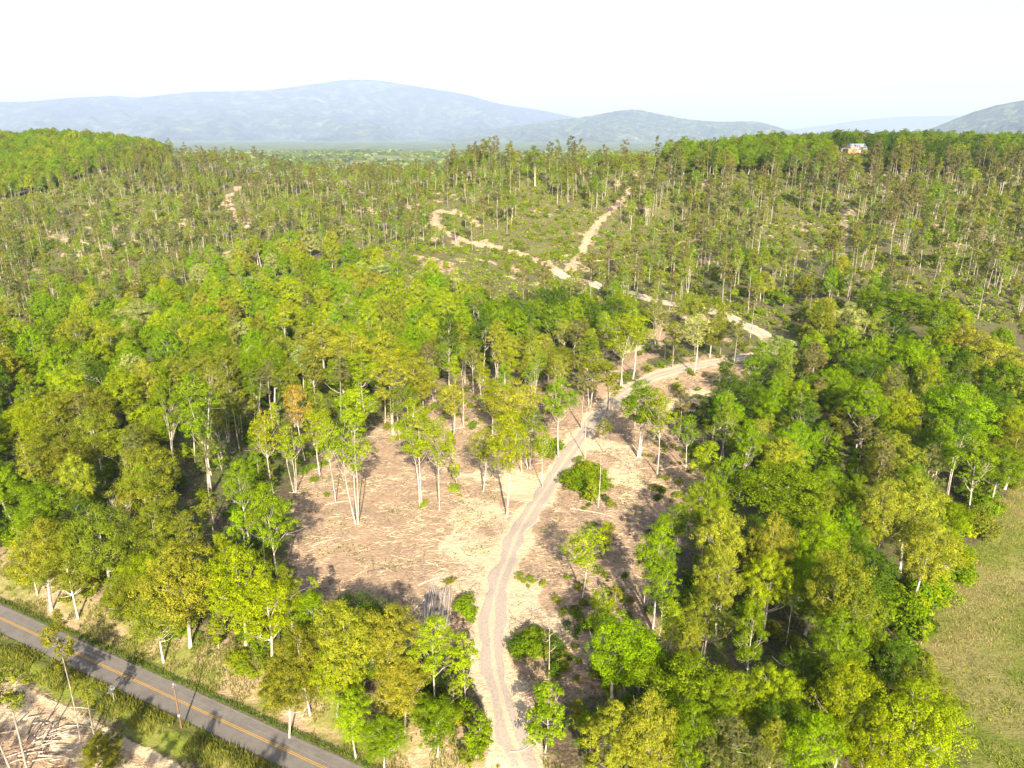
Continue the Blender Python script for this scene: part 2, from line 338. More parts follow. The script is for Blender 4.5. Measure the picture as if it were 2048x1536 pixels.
# ------------------------------------------------------------------ ground: one sheet, polar round the camera, out to the horizon
rs = [12.0]
while rs[-1] < 36000: rs.append(rs[-1]*(1.0085 if rs[-1] < 900 else 1.02))
rs = np.array(rs); az = np.radians(np.linspace(-72, 72, 520))
RR, AZ = np.meshgrid(rs, az, indexing='ij'); GX = (RR*np.sin(AZ)).ravel(); GY = (RR*np.cos(AZ)-6).ravel()
GZ = height(GX, GY)
LAWN_C = HOUSE[:2]
PALES = [poly(p) for p in [[(1020, 1060), (960, 1010), (920, 1090), (990, 1180), (1050, 1200)], [(1010, 1185), (1060, 1215), (1110, 1265)], [(940, 950), (1000, 930), (1060, 1000)],
    [(1300, 820), (1380, 790), (1460, 790)], [(1180, 880), (1250, 900), (1260, 960)], [(1250, 700), (1310, 690)], [(960, 1150), (930, 1160)]]]
def cover(x, y):
    n1 = fbm(x/18, y/18, 4, 21); n2 = fbm(x/5, y/5, 3, 33); r = np.hypot(x, y)
    d = poly_dist(CLEAR_A, x, y); soil = sstep(-4, 4, d+(n1-.5)*8)
    dl = poly_dist(LOW_CLEAR, x, y); soil = np.maximum(soil, sstep(-3, 3, dl)*0.8)
    soil = np.maximum(soil, sstep(-3, 3, poly_dist(INNER, x, y))*sstep(0.44, 0.58, n1)*0.8); soil = np.maximum(soil, sstep(-3, 3, poly_dist(MIDT, x, y))*0.55)
    # small bare patches on the logged hills
    hill = sstep(330, 400, r)*(1-sstep(850, 950, r))*(~inside(HILL_L, x, y))
    soil = np.maximum(soil, hill*sstep(0.55, 0.70, n1*0.6+n2*0.4)*0.62)
    grass = np.zeros_like(x)
    df = poly_dist(FIELD, x, y); grass = np.maximum(grass, sstep(-3, 3, df+(n2-.5)*4))
    soil = np.maximum(soil, sstep(0.6, 0.8, n1*0.5+n2*0.5+0.1*(1-sstep(85, 135, r)))*(df > -2)*0.5); grass = np.where(df > -2, grass*(1-0.35*sstep(0.46, 0.70, n1*0.7+n2*0.3+0.16*(1-sstep(80, 125, r)))), grass)
    dr, t = road_s(x, y); nr = r < 260
    bank = nr*sstep(3.2, 4.0, dr)*(1-sstep(10, 15, dr+(n1-.5)*8)); grass = np.maximum(grass, bank*(0.25+0.5*n2))
    soil = np.maximum(soil, nr*sstep(3.6, 4.6, dr)*(1-sstep(11, 17, dr))*0.75)
    verge = nr*sstep(3.2, 4.0, -dr)*(1-sstep(7.0, 8.6, -dr+(n2-.5)*5)); grass = np.maximum(grass, verge)
    grass = np.maximum(grass, nr*sstep(9, 12, -dr)*sstep(0.58, 0.7, n1)*0.6)
    lw = np.hypot(x-LAWN_C[0], y-LAWN_C[1]+6); grass = np.maximum(grass, 1-sstep(14, 20, lw))
    pale = np.zeros_like(x)
    for L, w in ((TRACK, 2.2), (TRACK2, 2.2)): pale = np.maximum(pale, 1-sstep(w, w+2.4, seg_dist(L[::3], x, y)+(n2-.5)*4))
    for i, L in enumerate(TRAILS):
        tr_ = 1-sstep(1.2, 3.8, seg_dist(L[::3], x, y)+(n2-.5)*5); w_ = 0.6 if i in (7,) else 0.4 if i in (5, 6) else 1.0
        soil = np.maximum(soil, tr_*w_); pale = np.maximum(pale, tr_*0.36*w_)
    for pq in PALES: pale = np.maximum(pale, (1-sstep(1.5, 6, seg_dist(pq, x, y)+(n2-.5)*9))*0.85)
    pale = np.maximum(pale, nr*(np.exp(-((dr+9.6)/0.8)**2)*0.95)); pale = np.maximum(pale, nr*(np.exp(-((dr+13.0)/2.4)**2)*0.95)); soil = np.where(nr & (dr < -3), np.maximum(soil, sstep(9, 11, -dr)), soil)
    pale = pale*(1-sstep(900, 1000, r)); far = sstep(900, 1300, r)
    grass = np.maximum(grass*(1-far), far*sstep(0.56, 0.62, fbm(x/300, y/300, 3, 5)))
    return np.stack([soil*(1-far), grass, pale, 1-sstep(2500, 4500, r)], 1)
nr_, na_ = len(rs), len(az); idx = np.arange(nr_*na_).reshape(nr_, na_)
GF = np.stack([idx[:-1, :-1], idx[:-1, 1:], idx[1:, 1:], idx[1:, :-1]], -1).reshape(-1, 4)[:, ::-1]
gm = np_mesh('ground', np.stack([GX, GY, GZ], 1), GF, [GROUND], smooth=True)
GC = cover(GX, GY); ca = gm.color_attributes.new('cover', 'FLOAT_COLOR', 'POINT'); ca.data.foreach_set('color', GC.astype(np.float32).ravel())
tag(mesh_obj('ground', gm), kind='structure')

def ribbon(name, L, width, lift, m, jitter=0.0, cross=7, kind='structure', flatx=False, off=0.0, seed=1):
    t = np.gradient(L, axis=0); t /= np.linalg.norm(t, axis=1)[:, None]; n = np.stack([-t[:, 1], t[:, 0]], 1)
    k = len(L); s = np.linspace(-1, 1, cross)
    wl = np.full(k, width/2)+(fbm(np.arange(k)/3.0, np.zeros(k), 3, seed)-.5)*jitter*2; wr = np.full(k, width/2)+(fbm(np.arange(k)/3.0, np.ones(k)*9, 3, seed+4)-.5)*jitter*2
    X = np.empty((k, cross, 3)); C = np.zeros((k, cross, 4)); C[..., 3] = 1
    for j, sj in enumerate(s):
        w = np.where(sj < 0, wl, wr)*sj+off; X[:, j, 0] = L[:, 0]+n[:, 0]*w; X[:, j, 1] = L[:, 1]+n[:, 1]*w; C[:, j, 0] = 0.95*math.exp(-(sj/0.22)**2)+max(0, abs(sj)-.66)*2.2
    if flatx: zz = height(L[:, 0], L[:, 1]); X[:, :, 2] = zz[:, None]+lift
    else:
        X[:, :, 2] = height(X[..., 0].ravel(), X[..., 1].ravel()).reshape(k, cross)+lift
        X[:, 0, 2] -= lift+0.12; X[:, -1, 2] -= lift+0.12
    ii = np.arange(k*cross).reshape(k, cross); F = np.stack([ii[:-1, :-1], ii[1:, :-1], ii[1:, 1:], ii[:-1, 1:]], -1).reshape(-1, 4)[:, ::-1]
    me = np_mesh(name, X.reshape(-1, 3), F, [m], smooth=True); a = me.color_attributes.new('cover', 'FLOAT_COLOR', 'POINT'); a.data.foreach_set('color', C.astype(np.float32).ravel())
    return tag(mesh_obj(name, me), kind=kind)
GRAVEL = track_material()
ribbon('gravel_track', TRACK, 4.0, 0.07, GRAVEL, 1.15, cross=15)
ribbon('gravel_track_bend', TRACK2, 3.4, 0.12, GRAVEL, 0.8, cross=13)
tt = np.arange(-60, 130, 1.5)
def road_pt(t, d=0.0): o = d; return RA+rdir*t+rnor*o
ROADL = np.array([road_pt(t) for t in tt])
def asphalt():
    m, t, b = mat('asphalt', 0.85); f = noise(t, 9, 5, 0.8); g = noise(t, 0.5, 4, 0.7)
    c = mixc(t, ramp(t, g.outputs[0], [(0.3, (0, 0, 0)), (0.7, (1, 1, 1))]).outputs[0], (0.118, 0.104, 0.090), (0.168, 0.150, 0.130))
    c = mixc(t, 1.0, c, ramp(t, f.outputs[0], [(0.3, (0.75, 0.75, 0.75)), (0.7, (1.25, 1.25, 1.25))]).outputs[0], 'MULTIPLY')
    t.links.new(c, b.inputs['Base Color']); bump(t, b, f.outputs[0], 0.3, 0.02); return m
ribbon('road', ROADL, ROAD_W, 0.03, asphalt(), 0.06, flatx=True)
def worn(name, c, lo=0.4):
    m, t, b = mat(name, 0.7); n = noise(t, 6, 5, 0.8); r = ramp(t, n.outputs[0], [(0.3, tuple(q*lo for q in c)), (0.6, c)]); t.links.new(r.outputs[0], b.inputs['Base Color']); return m
YEL = worn('yellow_road_paint', (0.48, 0.27, 0.03), 0.6); WHT = worn('worn_white_paint', (0.30, 0.28, 0.26), 0.4)
for off in (-0.12, 0.12): ribbon('road_marking', ROADL, 0.10, 0.036, YEL, 0, cross=2, flatx=True, off=off)

# ------------------------------------------------------------------ far ridges, each a real heightfield
def ridge(name, prof, dist, base, wf, wb, mt, amp, sc_, seed, label=None):
    # prof: crest outline as picture points, turned into heights at the ridge's own distance
    pa = []; ph = []
    for px, py in prof:
        u = (px-1024)/FPX; v = (py-768)/FPX; fx, fy, fz = u, CP-v*SP, -(SP+v*CP); h = math.hypot(fx, fy)
        pa.append(math.atan2(fx, fy)); ph.append(CH+dist*fz/h)
    a = np.linspace(min(pa), max(pa), 420); hc = np.interp(a, pa, ph)
    k = np.ones(7)/7; hc = np.convolve(np.pad(hc, 3, 'edge'), k, 'valid')
    r = np.concatenate([np.linspace(dist-wf, dist, 110), np.linspace(dist+wb/20, dist+wb, 20)])
    RR, AA = np.meshgrid(r, a, indexing='ij'); X = RR*np.sin(AA); Y = RR*np.cos(AA)
    f = np.where(RR <= dist, (RR-(dist-wf))/wf, 1-(RR-dist)/wb); f = np.clip(f, 0, 1)
    body = np.where(f < 1, 0.35*f+0.65*f**1.8, 1.0)
    rid = np.abs(fbm(AA*dist/sc_, RR/sc_*0.3, 5, seed)-.5)*3.2
    Z = base+(hc[None, :]-base)*body-rid*amp*np.sin(math.pi*np.clip(f, 0, 1))**0.8+(fbm(X/60, Y/60, 3, seed+2)-.5)*min(14, dist/500)
    nr, na = Z.shape; ii = np.arange(nr*na).reshape(nr, na); F = np.stack([ii[:-1, :-1], ii[:-1, 1:], ii[1:, 1:], ii[1:, :-1]], -1).reshape(-1, 4)[:, ::-1]
    return tag(mesh_obj(name, np_mesh(name, np.stack([X, Y, Z], -1).reshape(-1, 3), F, [mt], smooth=True)), kind='structure')
HM1 = hill_material('far_forest', (0.02, 0.03, 0.02), (0.05, 0.07, 0.03), (0.16, 0.19, 0.07), 0.0035)
HM2 = hill_material('mid_forest', (0.02, 0.035, 0.015), (0.06, 0.085, 0.03), (0.20, 0.24, 0.07), 0.008)
ridge('mountain', [(-700, 200), (-300, 205), (0, 204), (60, 203), (130, 196), (230, 191), (270, 196), (380, 184), (540, 180), (640, 166), (700, 158), (760, 161), (830, 172), (930, 188),
                   (1000, 208), (1080, 220), (1160, 236), (1250, 250), (1400, 262), (1500, 268), (1600, 272)], 24000, -40, 11000, 6000, HM1, 620, 2300, 40)
ridge('far_ridge', [(1300, 262), (1450, 256), (1560, 262), (1640, 252), (1720, 240), (1800, 233), (1880, 232), (2050, 225), (2400, 220)], 33000, -40, 6000, 5000, HM1, 220, 3200, 60)
ridge('hill_range', [(500, 300), (650, 297), (780, 290), (900, 272), (1000, 256), (1100, 242), (1180, 232), (1230, 222), (1270, 218), (1310, 226), (1370, 238), (1440, 244), (1510, 242), (1550, 252),
                     (1620, 275), (1700, 290)], 15500, -35, 5000, 3000, HM2, 300, 950, 70)
ridge('hill', [(1760, 290), (1830, 268), (1880, 250), (1940, 226), (1990, 211), (2048, 200), (2150, 180), (2300, 170), (2700, 190)], 12000, -35, 5000, 4000, HM2, 300, 850, 90)

# ------------------------------------------------------------------ tree forms
def leaf_quads(C, Nn, size, asp=0.7, r=None):
    r = r or rng; n = len(C); Nn = Nn/(np.linalg.norm(Nn, axis=1)[:, None]+1e-9)
    a = r.normal(size=(n, 3)); a -= (a*Nn).sum(1)[:, None]*Nn; a /= np.linalg.norm(a, axis=1)[:, None]+1e-9; b = np.cross(Nn, a)
    s = size*r.uniform(0.6, 1.35, n)[:, None]/2; a = a*s; b = b*s*asp
    V = np.stack([C-a, C-b, C+a, C+b], 1).reshape(-1, 3); F = np.arange(4*n).reshape(-1, 4); return V, F
def clump_leaves(cc, cr, nper, size, upb=0.35, flat=0.8, asp=0.7, shell=(0.55, 1.08)):
    ctr = cc.mean(0)-np.array([0, 0, 0.25*np.ptp(cc[:, 2])]); Vs = []; Fs = []; o = 0
    for c, rr in zip(cc, cr):
        n = max(8, int(nper*(rr/np.mean(cr))**2)); m = max(4, int(13*min(1.3, (rr/np.mean(cr))**1.5)))
        dd = rng.normal(size=(m, 3)); dd /= np.linalg.norm(dd, axis=1)[:, None]; dd[:, 2] = np.where(dd[:, 2] < -0.5, -dd[:, 2], dd[:, 2])
        sr = rr*rng.uniform(0.24, 0.44, m); sc0 = c+dd*(rr*rng.uniform(0.62, 1.0, m))[:, None]*np.array([1, 1, flat])
        k = rng.integers(0, m, n); e = rng.normal(size=(n, 3)); e /= np.linalg.norm(e, axis=1)[:, None]
        P_ = sc0[k]+e*(sr[k]*rng.uniform(shell[0], shell[1], n)**0.6)[:, None]*np.array([1, 1, 0.8])
        ow = (P_-ctr)/(np.linalg.norm(P_-ctr, axis=1)[:, None]+1e-6)
        Nn = e*0.8+dd[k]*0.45+ow*0.35+rng.normal(size=(n, 3))*0.33+np.array([0, 0, upb])
        V, F = leaf_quads(P_, Nn, size, asp); Vs.append(V); Fs.append(F+o); o += len(V)
    return np.vstack(Vs), np.vstack(Fs)
def limb(mb, a, b, r0, r1, sag=0.15, n=5, sides=4, m=0):
    a = np.array(a, float); b = np.array(b, float); L = np.linalg.norm(b-a); P_ = [a+(b-a)*(i/(n-1)) for i in range(n)]
    w = rng.normal(size=3)*L*0.05
    for i in range(1, n-1): s = math.sin(math.pi*i/(n-1)); P_[i] = P_[i]+w*s-np.array([0, 0, 1])*L*sag*s
    mb.tube(P_, np.linspace(r0, r1, n), sides, m)
class Form: pass
FORMS = {}
def make_form(kind, seed, H, Rc, base, nclump, nleaf, lsize, cr=(0.26, 0.42), stems=1, lean=0.0, profile='round', needles=False, tr=0.18, upb=0.35, asp=0.7, nlimb=14, crook=0.3):
    global rng
    rng = np.random.default_rng(seed); f = Form(); f.H = H; f.R = Rc; f.kind = kind
    mb = MB(); zb = H*base; cc = []; crr = []
    tries = 0; as1 = rng.uniform(0.06, 0.2); ph1, ph2 = rng.uniform(0, 6.28, 2)
    while len(cc) < nclump:
        tries += 1
        t = rng.uniform(0, 1)**0.85; a = rng.uniform(0, 2*math.pi)
        if profile == 'round': w = math.sqrt(max(0, 1-(2*t-0.95)**2))
        elif profile == 'dome': w = math.sqrt(max(0, 1-(0.25+0.75*t)**2))*1.05+0.05
        elif profile == 'ovate': w = math.sin(math.pi*min(1, (t*0.86+0.10)))**0.8
        elif profile == 'cone': w = (1-t)**0.8+0.05
        elif profile == 'flat': w = math.sqrt(max(0, 1-(1.4*t-0.6)**2))
        elif profile == 'pine': w = 0.25+0.75*math.sin(math.pi*min(1, t*0.8+0.15))
        w *= 1+as1*math.sin(2*a+ph1)+as1*0.7*math.sin(3*a+ph2+2*t)
        k = rng.uniform(0.6, 1.12) if rng.random() < 0.82 else rng.uniform(0.0, 0.5)
        if profile == 'dome': k = rng.uniform(0.82, 1.0) if rng.random() < .9 else .4
        if profile in ('round', 'dome') and t > 0.8: k *= rng.uniform(0.2, 1)
        r_ = rng.uniform(cr[0]*0.75, cr[1]*1.08)*Rc; rr = max(0.0, (w*Rc-r_*0.55))*k
        p = np.array([math.cos(a)*rr, math.sin(a)*rr, zb+t*(H-zb)-r_*0.55*t])
        if tries < nclump*30 and any(np.linalg.norm(p-q) < 0.5*(r_+s) for q, s in zip(cc, crr)): continue
        cc.append(p); crr.append(r_)
    cc = np.array(cc); crr = np.array(crr); crr *= rng.uniform(0.8, 1.2, len(crr))
    ls = np.linspace(0, 1, 7)
    for s in range(stems):
        ang = rng.uniform(0, 6.28); spread = 0.0 if stems == 1 else Rc*0.38; ex, ey = math.cos(ang)*spread, math.sin(ang)*spread
        w = rng.normal(size=2)*crook; bx_, by_ = (0, 0) if stems == 1 else (math.cos(ang)*0.25, math.sin(ang)*0.25); top = H*(0.93 if needles else 0.86)
        P_ = [(bx_+ex*q+w[0]*math.sin(3*q), by_+ey*q+w[1]*math.sin(4*q), top*q-0.4*(q == 0)) for q in ls]
        r0 = tr*(1 if stems == 1 else 0.7); mb.tube(P_, r0*(1-0.86*ls**1.1), 6)
        P_ = np.array(P_)
        sel = rng.permutation(len(cc))[:nlimb//stems+1]
        for i in sel:
            c = cc[i]; zs = max(zb*0.85, c[2]-(0.55 if not needles else 0.02)*math.hypot(c[0], c[1])-(0.12*H if not needles else 0.1)); zs = min(zs, top*0.92)
            st = np.array([np.interp(zs, P_[:, 2], P_[:, 0]), np.interp(zs, P_[:, 2], P_[:, 1]), zs]); rr = np.interp(zs/top, ls, r0*(1-0.86*ls))
            limb(mb, st, c+rng.normal(size=3)*crr[i]*0.2, rr*0.55, 0.02, sag=0.08 if needles else 0.10)
            if not needles:
                for q in range(2): limb(mb, c*0.6+st*0.4+np.array([0, 0, -0.06*H*0]), c+rng.normal(size=3)*crr[i]*0.8, rr*0.22, 0.012, n=4, sag=0.03)
    V, F = clump_leaves(cc, crr, nleaf/nclump, lsize, upb, 0.8, asp, (0.35, 1.1) if needles else (0.72, 1.06))
    bark, bark_i = (PBARK, PBARK) if needles else (BARK, BARK); lf, lf_i = (NEEDLE, NEEDLE_I) if needles else (LEAF, LEAF_I)
    f.trunk = mb.mesh('trunk', [bark], True); f.crown = np_mesh('crown', V, F, [lf])
    TV = np.vstack(mb.V); TF = np.vstack(mb.F)
    f.both = np_mesh('tree', np.vstack([TV, V]), np.vstack([TF, F+len(TV)]), [bark_i, lf_i], np.concatenate([np.zeros(len(TF)), np.ones(len(F))]))
    FORMS.setdefault(kind, []).append(f); return f
for i in range(6): make_form('oak_tree', 100+i, 18, 5.4, 0.38, 44+5*i, 28000, 0.20, profile='round', tr=0.28, crook=0.4)
for i in range(4): make_form('oak_tree', 150+i, 15, 5.4, 0.34, 62, 20000, 0.26, cr=(0.22, 0.31), profile='dome', tr=0.28, crook=0.4)
for i in range(5): make_form('poplar_tree', 200+i, 23, 3.9, 0.50-0.02*i, 34, 15000, 0.205, cr=(0.28, 0.44), profile='ovate', tr=0.22, stems=1+(i in (1, 3)), nlimb=18)
for i in range(3): make_form('sparse_tree', 250+i, 20, 3.4, 0.50, 26, 4600, 0.25, cr=(0.3, 0.45), profile='ovate', tr=0.17, stems=(1, 3, 2)[i], nlimb=22)
for i in range(5): make_form('pine_tree', 300+i, 22, 2.6, 0.62-0.035*i, 28, 3000, 0.5, cr=(0.24, 0.40), profile='pine', needles=True, tr=0.16, asp=0.22, nlimb=24, crook=0.25)
for i in range(2): make_form('bushy_pine', 330+i, 17, 3.8, 0.30, 50, 14000, 0.42, cr=(0.2, 0.32), profile='round', needles=True, tr=0.22, asp=0.22, nlimb=40, crook=0.2)
for i in range(3): make_form('young_tree', 400+i, 9, 2.2, 0.18, 22, 5000, 0.22, cr=(0.28, 0.42), profile='ovate', tr=0.09, nlimb=10)
for i in range(2): make_form('cedar_tree', 430+i, 14, 2.5, 0.03, 60, 11000, 0.25, cr=(0.22, 0.34), profile='cone', tr=0.15, nlimb=8)
for i in range(4): make_form('shrub', 500+i, 2.6, 1.7, 0.05, 18, 1900, 0.2, cr=(0.3, 0.5), profile='round', tr=0.05, nlimb=6, crook=0.1)
def bare_form(kind, seed, H, spread, tr, n1=9, n2=5, top=0.9):
    global rng
    rng = np.random.default_rng(seed); mb = MB(); f = Form(); f.H = H; f.R = spread; ls = np.linspace(0, 1, 7); w = rng.normal(size=2)*0.3
    P_ = np.array([(w[0]*math.sin(3*q), w[1]*math.sin(2*q), H*top*q-0.3*(q == 0)) for q in ls]); mb.tube(P_, tr*(1-0.85*ls), 6)
    for i in range(n1):
        z = H*rng.uniform(0.45, 0.88); a = rng.uniform(0, 6.28); L = spread*rng.uniform(0.6, 1.0)*(1.15-0.4*z/H); st = np.array([np.interp(z, P_[:, 2], P_[:, 0]), np.interp(z, P_[:, 2], P_[:, 1]), z])
        e = st+np.array([math.cos(a)*L, math.sin(a)*L, L*rng.uniform(0.5, 1.1)]); limb(mb, st, e, tr*0.4, 0.02)
        for j in range(n2):
            q = rng.uniform(0.35, 0.9); s2 = st+(e-st)*q; limb(mb, s2, s2+rng.normal(size=3)*L*0.28+np.array([0, 0, L*0.2]), tr*0.14, 0.012, n=4, sides=4)
    f.mesh = mb.mesh('dead_tree', [DEADW], True); FORMS.setdefault(kind, []).append(f)
bare_form('dead_tree', 601, 14, 4.2, 0.2, 16, 7); bare_form('dead_tree', 602, 16, 2.5, 0.16, 8, 5); bare_form('dead_tree', 603, 13, 0.8, 0.13, 3, 1, 0.98)
rng = np.random.default_rng(77)
TINT = {'lime': (0.205, 0.258, 0.006), 'gold': (0.232, 0.240, 0.020), 'green': (0.128, 0.196, 0.005), 'dark': (0.062, 0.108, 0.007), 'olive': (0.155, 0.175, 0.014),
        'pale': (0.27, 0.31, 0.085), 'brown': (0.135, 0.125, 0.040), 'dusk': (0.10, 0.11, 0.032), 'vivid': (0.145, 0.232, 0.003), 'rust': (0.30, 0.22, 0.035)}
TWORD = {'lime': 'lime green', 'gold': 'golden green', 'green': 'mid green', 'dark': 'dark green', 'olive': 'olive green', 'pale': 'pale green', 'brown': 'brownish',
         'dusk': 'dull grey-green', 'vivid': 'vivid green', 'rust': 'rusty yellow'}
KWORD = {'oak_tree': ('round-crowned oak', 'oak tree'), 'poplar_tree': ('tall leafy poplar', 'poplar tree'), 'sparse_tree': ('thin-leaved slender tree', 'tree'), 'pine_tree': ('bare-stemmed pine', 'pine tree'),
         'bushy_pine': ('dense bushy pine', 'pine tree'), 'young_tree': ('young broadleaf tree', 'young tree'), 'cedar_tree': ('cone-shaped leafy tree', 'tree'), 'shrub': ('leafy shrub', 'shrub')}
ITEMS = []                                          # every plant: kind, x, y, z, height scale, width scale, tint name, form, label, px size
def add_item(kind, x, y, H, Wd, tint, form=None, label=None, rz=None, z=None, hero=False, lean=None):
    fs = FORMS[kind]; nf = 6 if kind == 'oak_tree' else len(fs); k = int(rng.integers(nf)) if form is None else form % len(fs); f = fs[k]
    sz = H/f.H; sw = (Wd/2/f.R) if Wd else sz*rng.uniform(0.9, 1.1)
    zz = H1(x, y) if z is None else z; px, py, dep = proj(x, y, zz+H*0.7)
    if lean is None: lean = rng.normal(0, R(2.0), 2)
    c = np.array(TINT[tint])*rng.uniform(0.86, 1.14)*(1+rng.normal(0, 0.04, 3))
    ITEMS.append(dict(kind=kind, x=x, y=y, z=zz, sw=sw, sz=sz, tint=tint, form=k, label=label, rz=rng.uniform(0, 6.28) if rz is None else rz, px=px, py=py,
                      size=(H*max(sw*f.R*2, 0.5))*(FPX/dep)**2, H=H, W=sw*f.R*2, hero=hero, lean=lean, col=c, vis=(-60 < px < 2110 and py < 1640), bpx=proj(x, y, zz)))
HERO = []
def hero(kind, bx_, top, w, tint, base=None, H=None, form=None, label=None, lean=None):
    if base is not None:
        p = pick(bx_, base)
        if p is None: return
        v = (top-768)/FPX; slope = (SP+v*CP)/(CP-v*SP); H = CH-p[1]*slope-p[2]
    else:
        H = H or 20; p = pick(bx_, top, H)
        if p is None: return
    x, y = p[0], p[1]; z = H1(x, y); dep = proj(x, y, z+H*0.7)[2]
    add_item(kind, x, y, max(H, 2), w*dep/FPX, tint, form, label, z=z, hero=True, lean=lean); HERO.append((x, y, w*dep/FPX/2))
O, PO, SPT, PI_, BP, YT, CE, SH = 'oak_tree', 'poplar_tree', 'sparse_tree', 'pine_tree', 'bushy_pine', 'young_tree', 'cedar_tree', 'shrub'
# the clearing left of the track
hero(SPT, 715, 832, 84, 'lime', base=1048, form=1, label='slim lime green tree on three stems at left in the brown clearing')
hero(PO, 712, 764, 76, 'lime', base=930, form=0, label='lime green poplar behind the three-stemmed tree at the clearing edge')
hero(SPT, 672, 812, 46, 'lime', base=1006, form=0, label='thin lime green tree left of the three-stemmed tree in the clearing')
hero(PO, 842, 795, 92, 'lime', base=1012, form=1, label='lime green fan-crowned tree with long bare stems in mid clearing')
hero(SPT, 879, 828, 56, 'lime', base=1020, form=0, label='smaller lime green tree right of the fan-crowned tree in the clearing')
hero(PO, 1012, 822, 82, 'lime', base=1034, form=3, label='bright green columnar poplar beside the track in the clearing')
hero(PO, 1043, 845, 52, 'lime', base=945, form=2, label='narrow lime poplar just behind the columnar poplar by the track')
hero(SPT, 965, 850, 62, 'olive', base=985, form=2, label='sparse olive tree with dark stems left of the columnar poplar')
hero(SPT, 1058, 815, 58, 'green', base=938, form=1, label='mid green crooked tree behind the columnar poplar near the track')
hero(O, 1045, 762, 96, 'gold', base=905, form=2, label='golden green oak at the back of the clearing left of the track')
hero(PO, 1117, 748, 58, 'green', base=914, form=0, label='mid green poplar standing close left of the track in the clearing')
hero(YT, 915, 852, 26, 'lime', base=975, form=0, label='spindly leaning sapling right of the fan-crowned tree', lean=(0, R(7)))
hero(PO, 785, 705, 80, 'gold', base=870, form=1); hero(SPT, 800, 770, 50, 'olive', base=880, form=0)
# right of the track
hero(PO, 1277, 762, 100, 'green', base=914, form=1, label='dark-crowned green tree on splayed stems right of the track')
hero(SPT, 1314, 778, 62, 'lime', base=950, form=0, label='slender lime tree right of the splayed-stem tree')
hero(PI_, 1163, 742, 54, 'brown', base=857, form=0, label='thin brownish pine beside the track where it narrows')
hero(PI_, 1212, 720, 62, 'olive', base=835, form=1); hero(PI_, 1222, 745, 40, 'olive', base=842, form=2)
hero(PI_, 1206, 836, 34, 'olive', base=905, form=3)
hero(PO, 1243, 625, 74, 'lime', base=772, form=3, label='bright lime poplar at the top of the clearing left of the track bend')
hero(PO, 1266, 622, 60, 'lime', base=758, form=0); hero(SPT, 1312, 605, 52, 'olive', base=694, form=1)
hero(SPT, 1387, 622, 64, 'pale', base=748, form=2, label='pale airy tree standing inside the bend of the track')
hero(PI_, 1440, 604, 30, 'olive', base=712, form=0); hero(PI_, 1466, 640, 40, 'brown', base=738, form=1); hero(PI_, 1500, 560, 34, 'brown', base=680)
hero(O, 1556, 672, 100, 'pale', H=15, form=1, label='pale green oak hiding the outer corner of the track bend')
hero(SPT, 1162, 1048, 84, 'lime', base=1205, form=2, label='half-bare lime tree with white limbs right of the lower track')
hero(PO, 1322, 1048, 88, 'vivid', H=19, form=4); hero(O, 1462, 1020, 112, 'gold', H=19, form=0, label='golden oak with a two-part crown right of the clearing')
hero(O, 1452, 1095, 90, 'gold', H=16, form=3); hero(O, 1556, 1032, 94, 'gold', H=20, form=4, label='pale-topped golden oak right of the two-part golden oak')
hero(O, 1548, 1102, 92, 'lime', H=16, form=1); hero(O, 1420, 945, 78, 'lime', H=18, form=2); hero(O, 1580, 925, 168, 'green', H=19, form=5, label='wide mid green oak in the wood right of the clearing')
hero(O, 1235, 1222, 150, 'vivid', H=15, form=1, label='vivid green spreading tree right of the track near the bottom'); hero(O, 1285, 1268, 100, 'vivid', H=11, form=3)
hero(YT, 1092, 1366, 92, 'green', H=11, form=1, label='mid green leaning young tree right of the track at the bottom')
hero(BP, 1215, 1398, 120, 'olive', H=15, form=0, label='bushy olive pine at the bottom right of the track'); hero(O, 1310, 1390, 116, 'gold', H=17, form=4)
hero(BP, 1488, 1440, 120, 'dusk', H=15, form=1, label='dull grey-green bushy pine at the bottom edge'); hero(O, 1400, 1408, 90, 'green', H=15, form=2)
hero(O, 1640, 1432, 130, 'vivid', H=14, form=0); hero(O, 1705, 1328, 120, 'lime', H=17, form=5); hero(O, 1845, 1378, 170, 'lime', H=17, form=2, label='big bright lime oak bulging into the grass field')
hero(O, 1765, 1420, 110, 'lime', H=15, form=3); hero(PO, 1522, 1205, 76, 'green', H=18, form=2); hero(O, 1470, 1340, 120, 'lime', H=12, form=4)
hero(O, 1560, 1330, 100, 'lime', H=13, form=0); hero(O, 1695, 1085, 130, 'olive', H=22, form=1); hero(O, 1725, 1170, 120, 'olive', H=18, form=3); hero(O, 1655, 1030, 110, 'vivid', H=18, form=4)
hero(O, 1690, 1230, 120, 'green', H=16, form=2); hero(O, 1840, 950, 140, 'gold', H=20, form=0, label='tall golden oak at the field edge'); hero(O, 1775, 960, 100, 'gold', H=20, form=5)
hero(O, 1860, 1040, 110, 'gold', H=17, form=2); hero(O, 1925, 766, 140, 'vivid', H=22, form=4, label='big vivid green dome-crowned oak near the right edge')
hero(CE, 1672, 858, 58, 'vivid', H=16, form=0, label='cone-shaped vivid green tree in the right-hand wood'); hero(CE, 1712, 895, 38, 'vivid', H=11, form=1)
hero(O, 1990, 672, 110, 'gold', H=20, form=1); hero(O, 1940, 650, 90, 'gold', H=20, form=3); hero(O, 1810, 580, 140, 'green', H=20, form=5); hero(O, 1890, 600, 100, 'green', H=20, form=0)
hero(O, 1700, 606, 68, 'pale', H=20, form=2); hero(O, 1822, 668, 88, 'vivid', H=20, form=1); hero(BP, 1735, 830, 90, 'dusk', H=17, form=0); hero(BP, 1880, 890, 80, 'dusk', H=16, form=1)
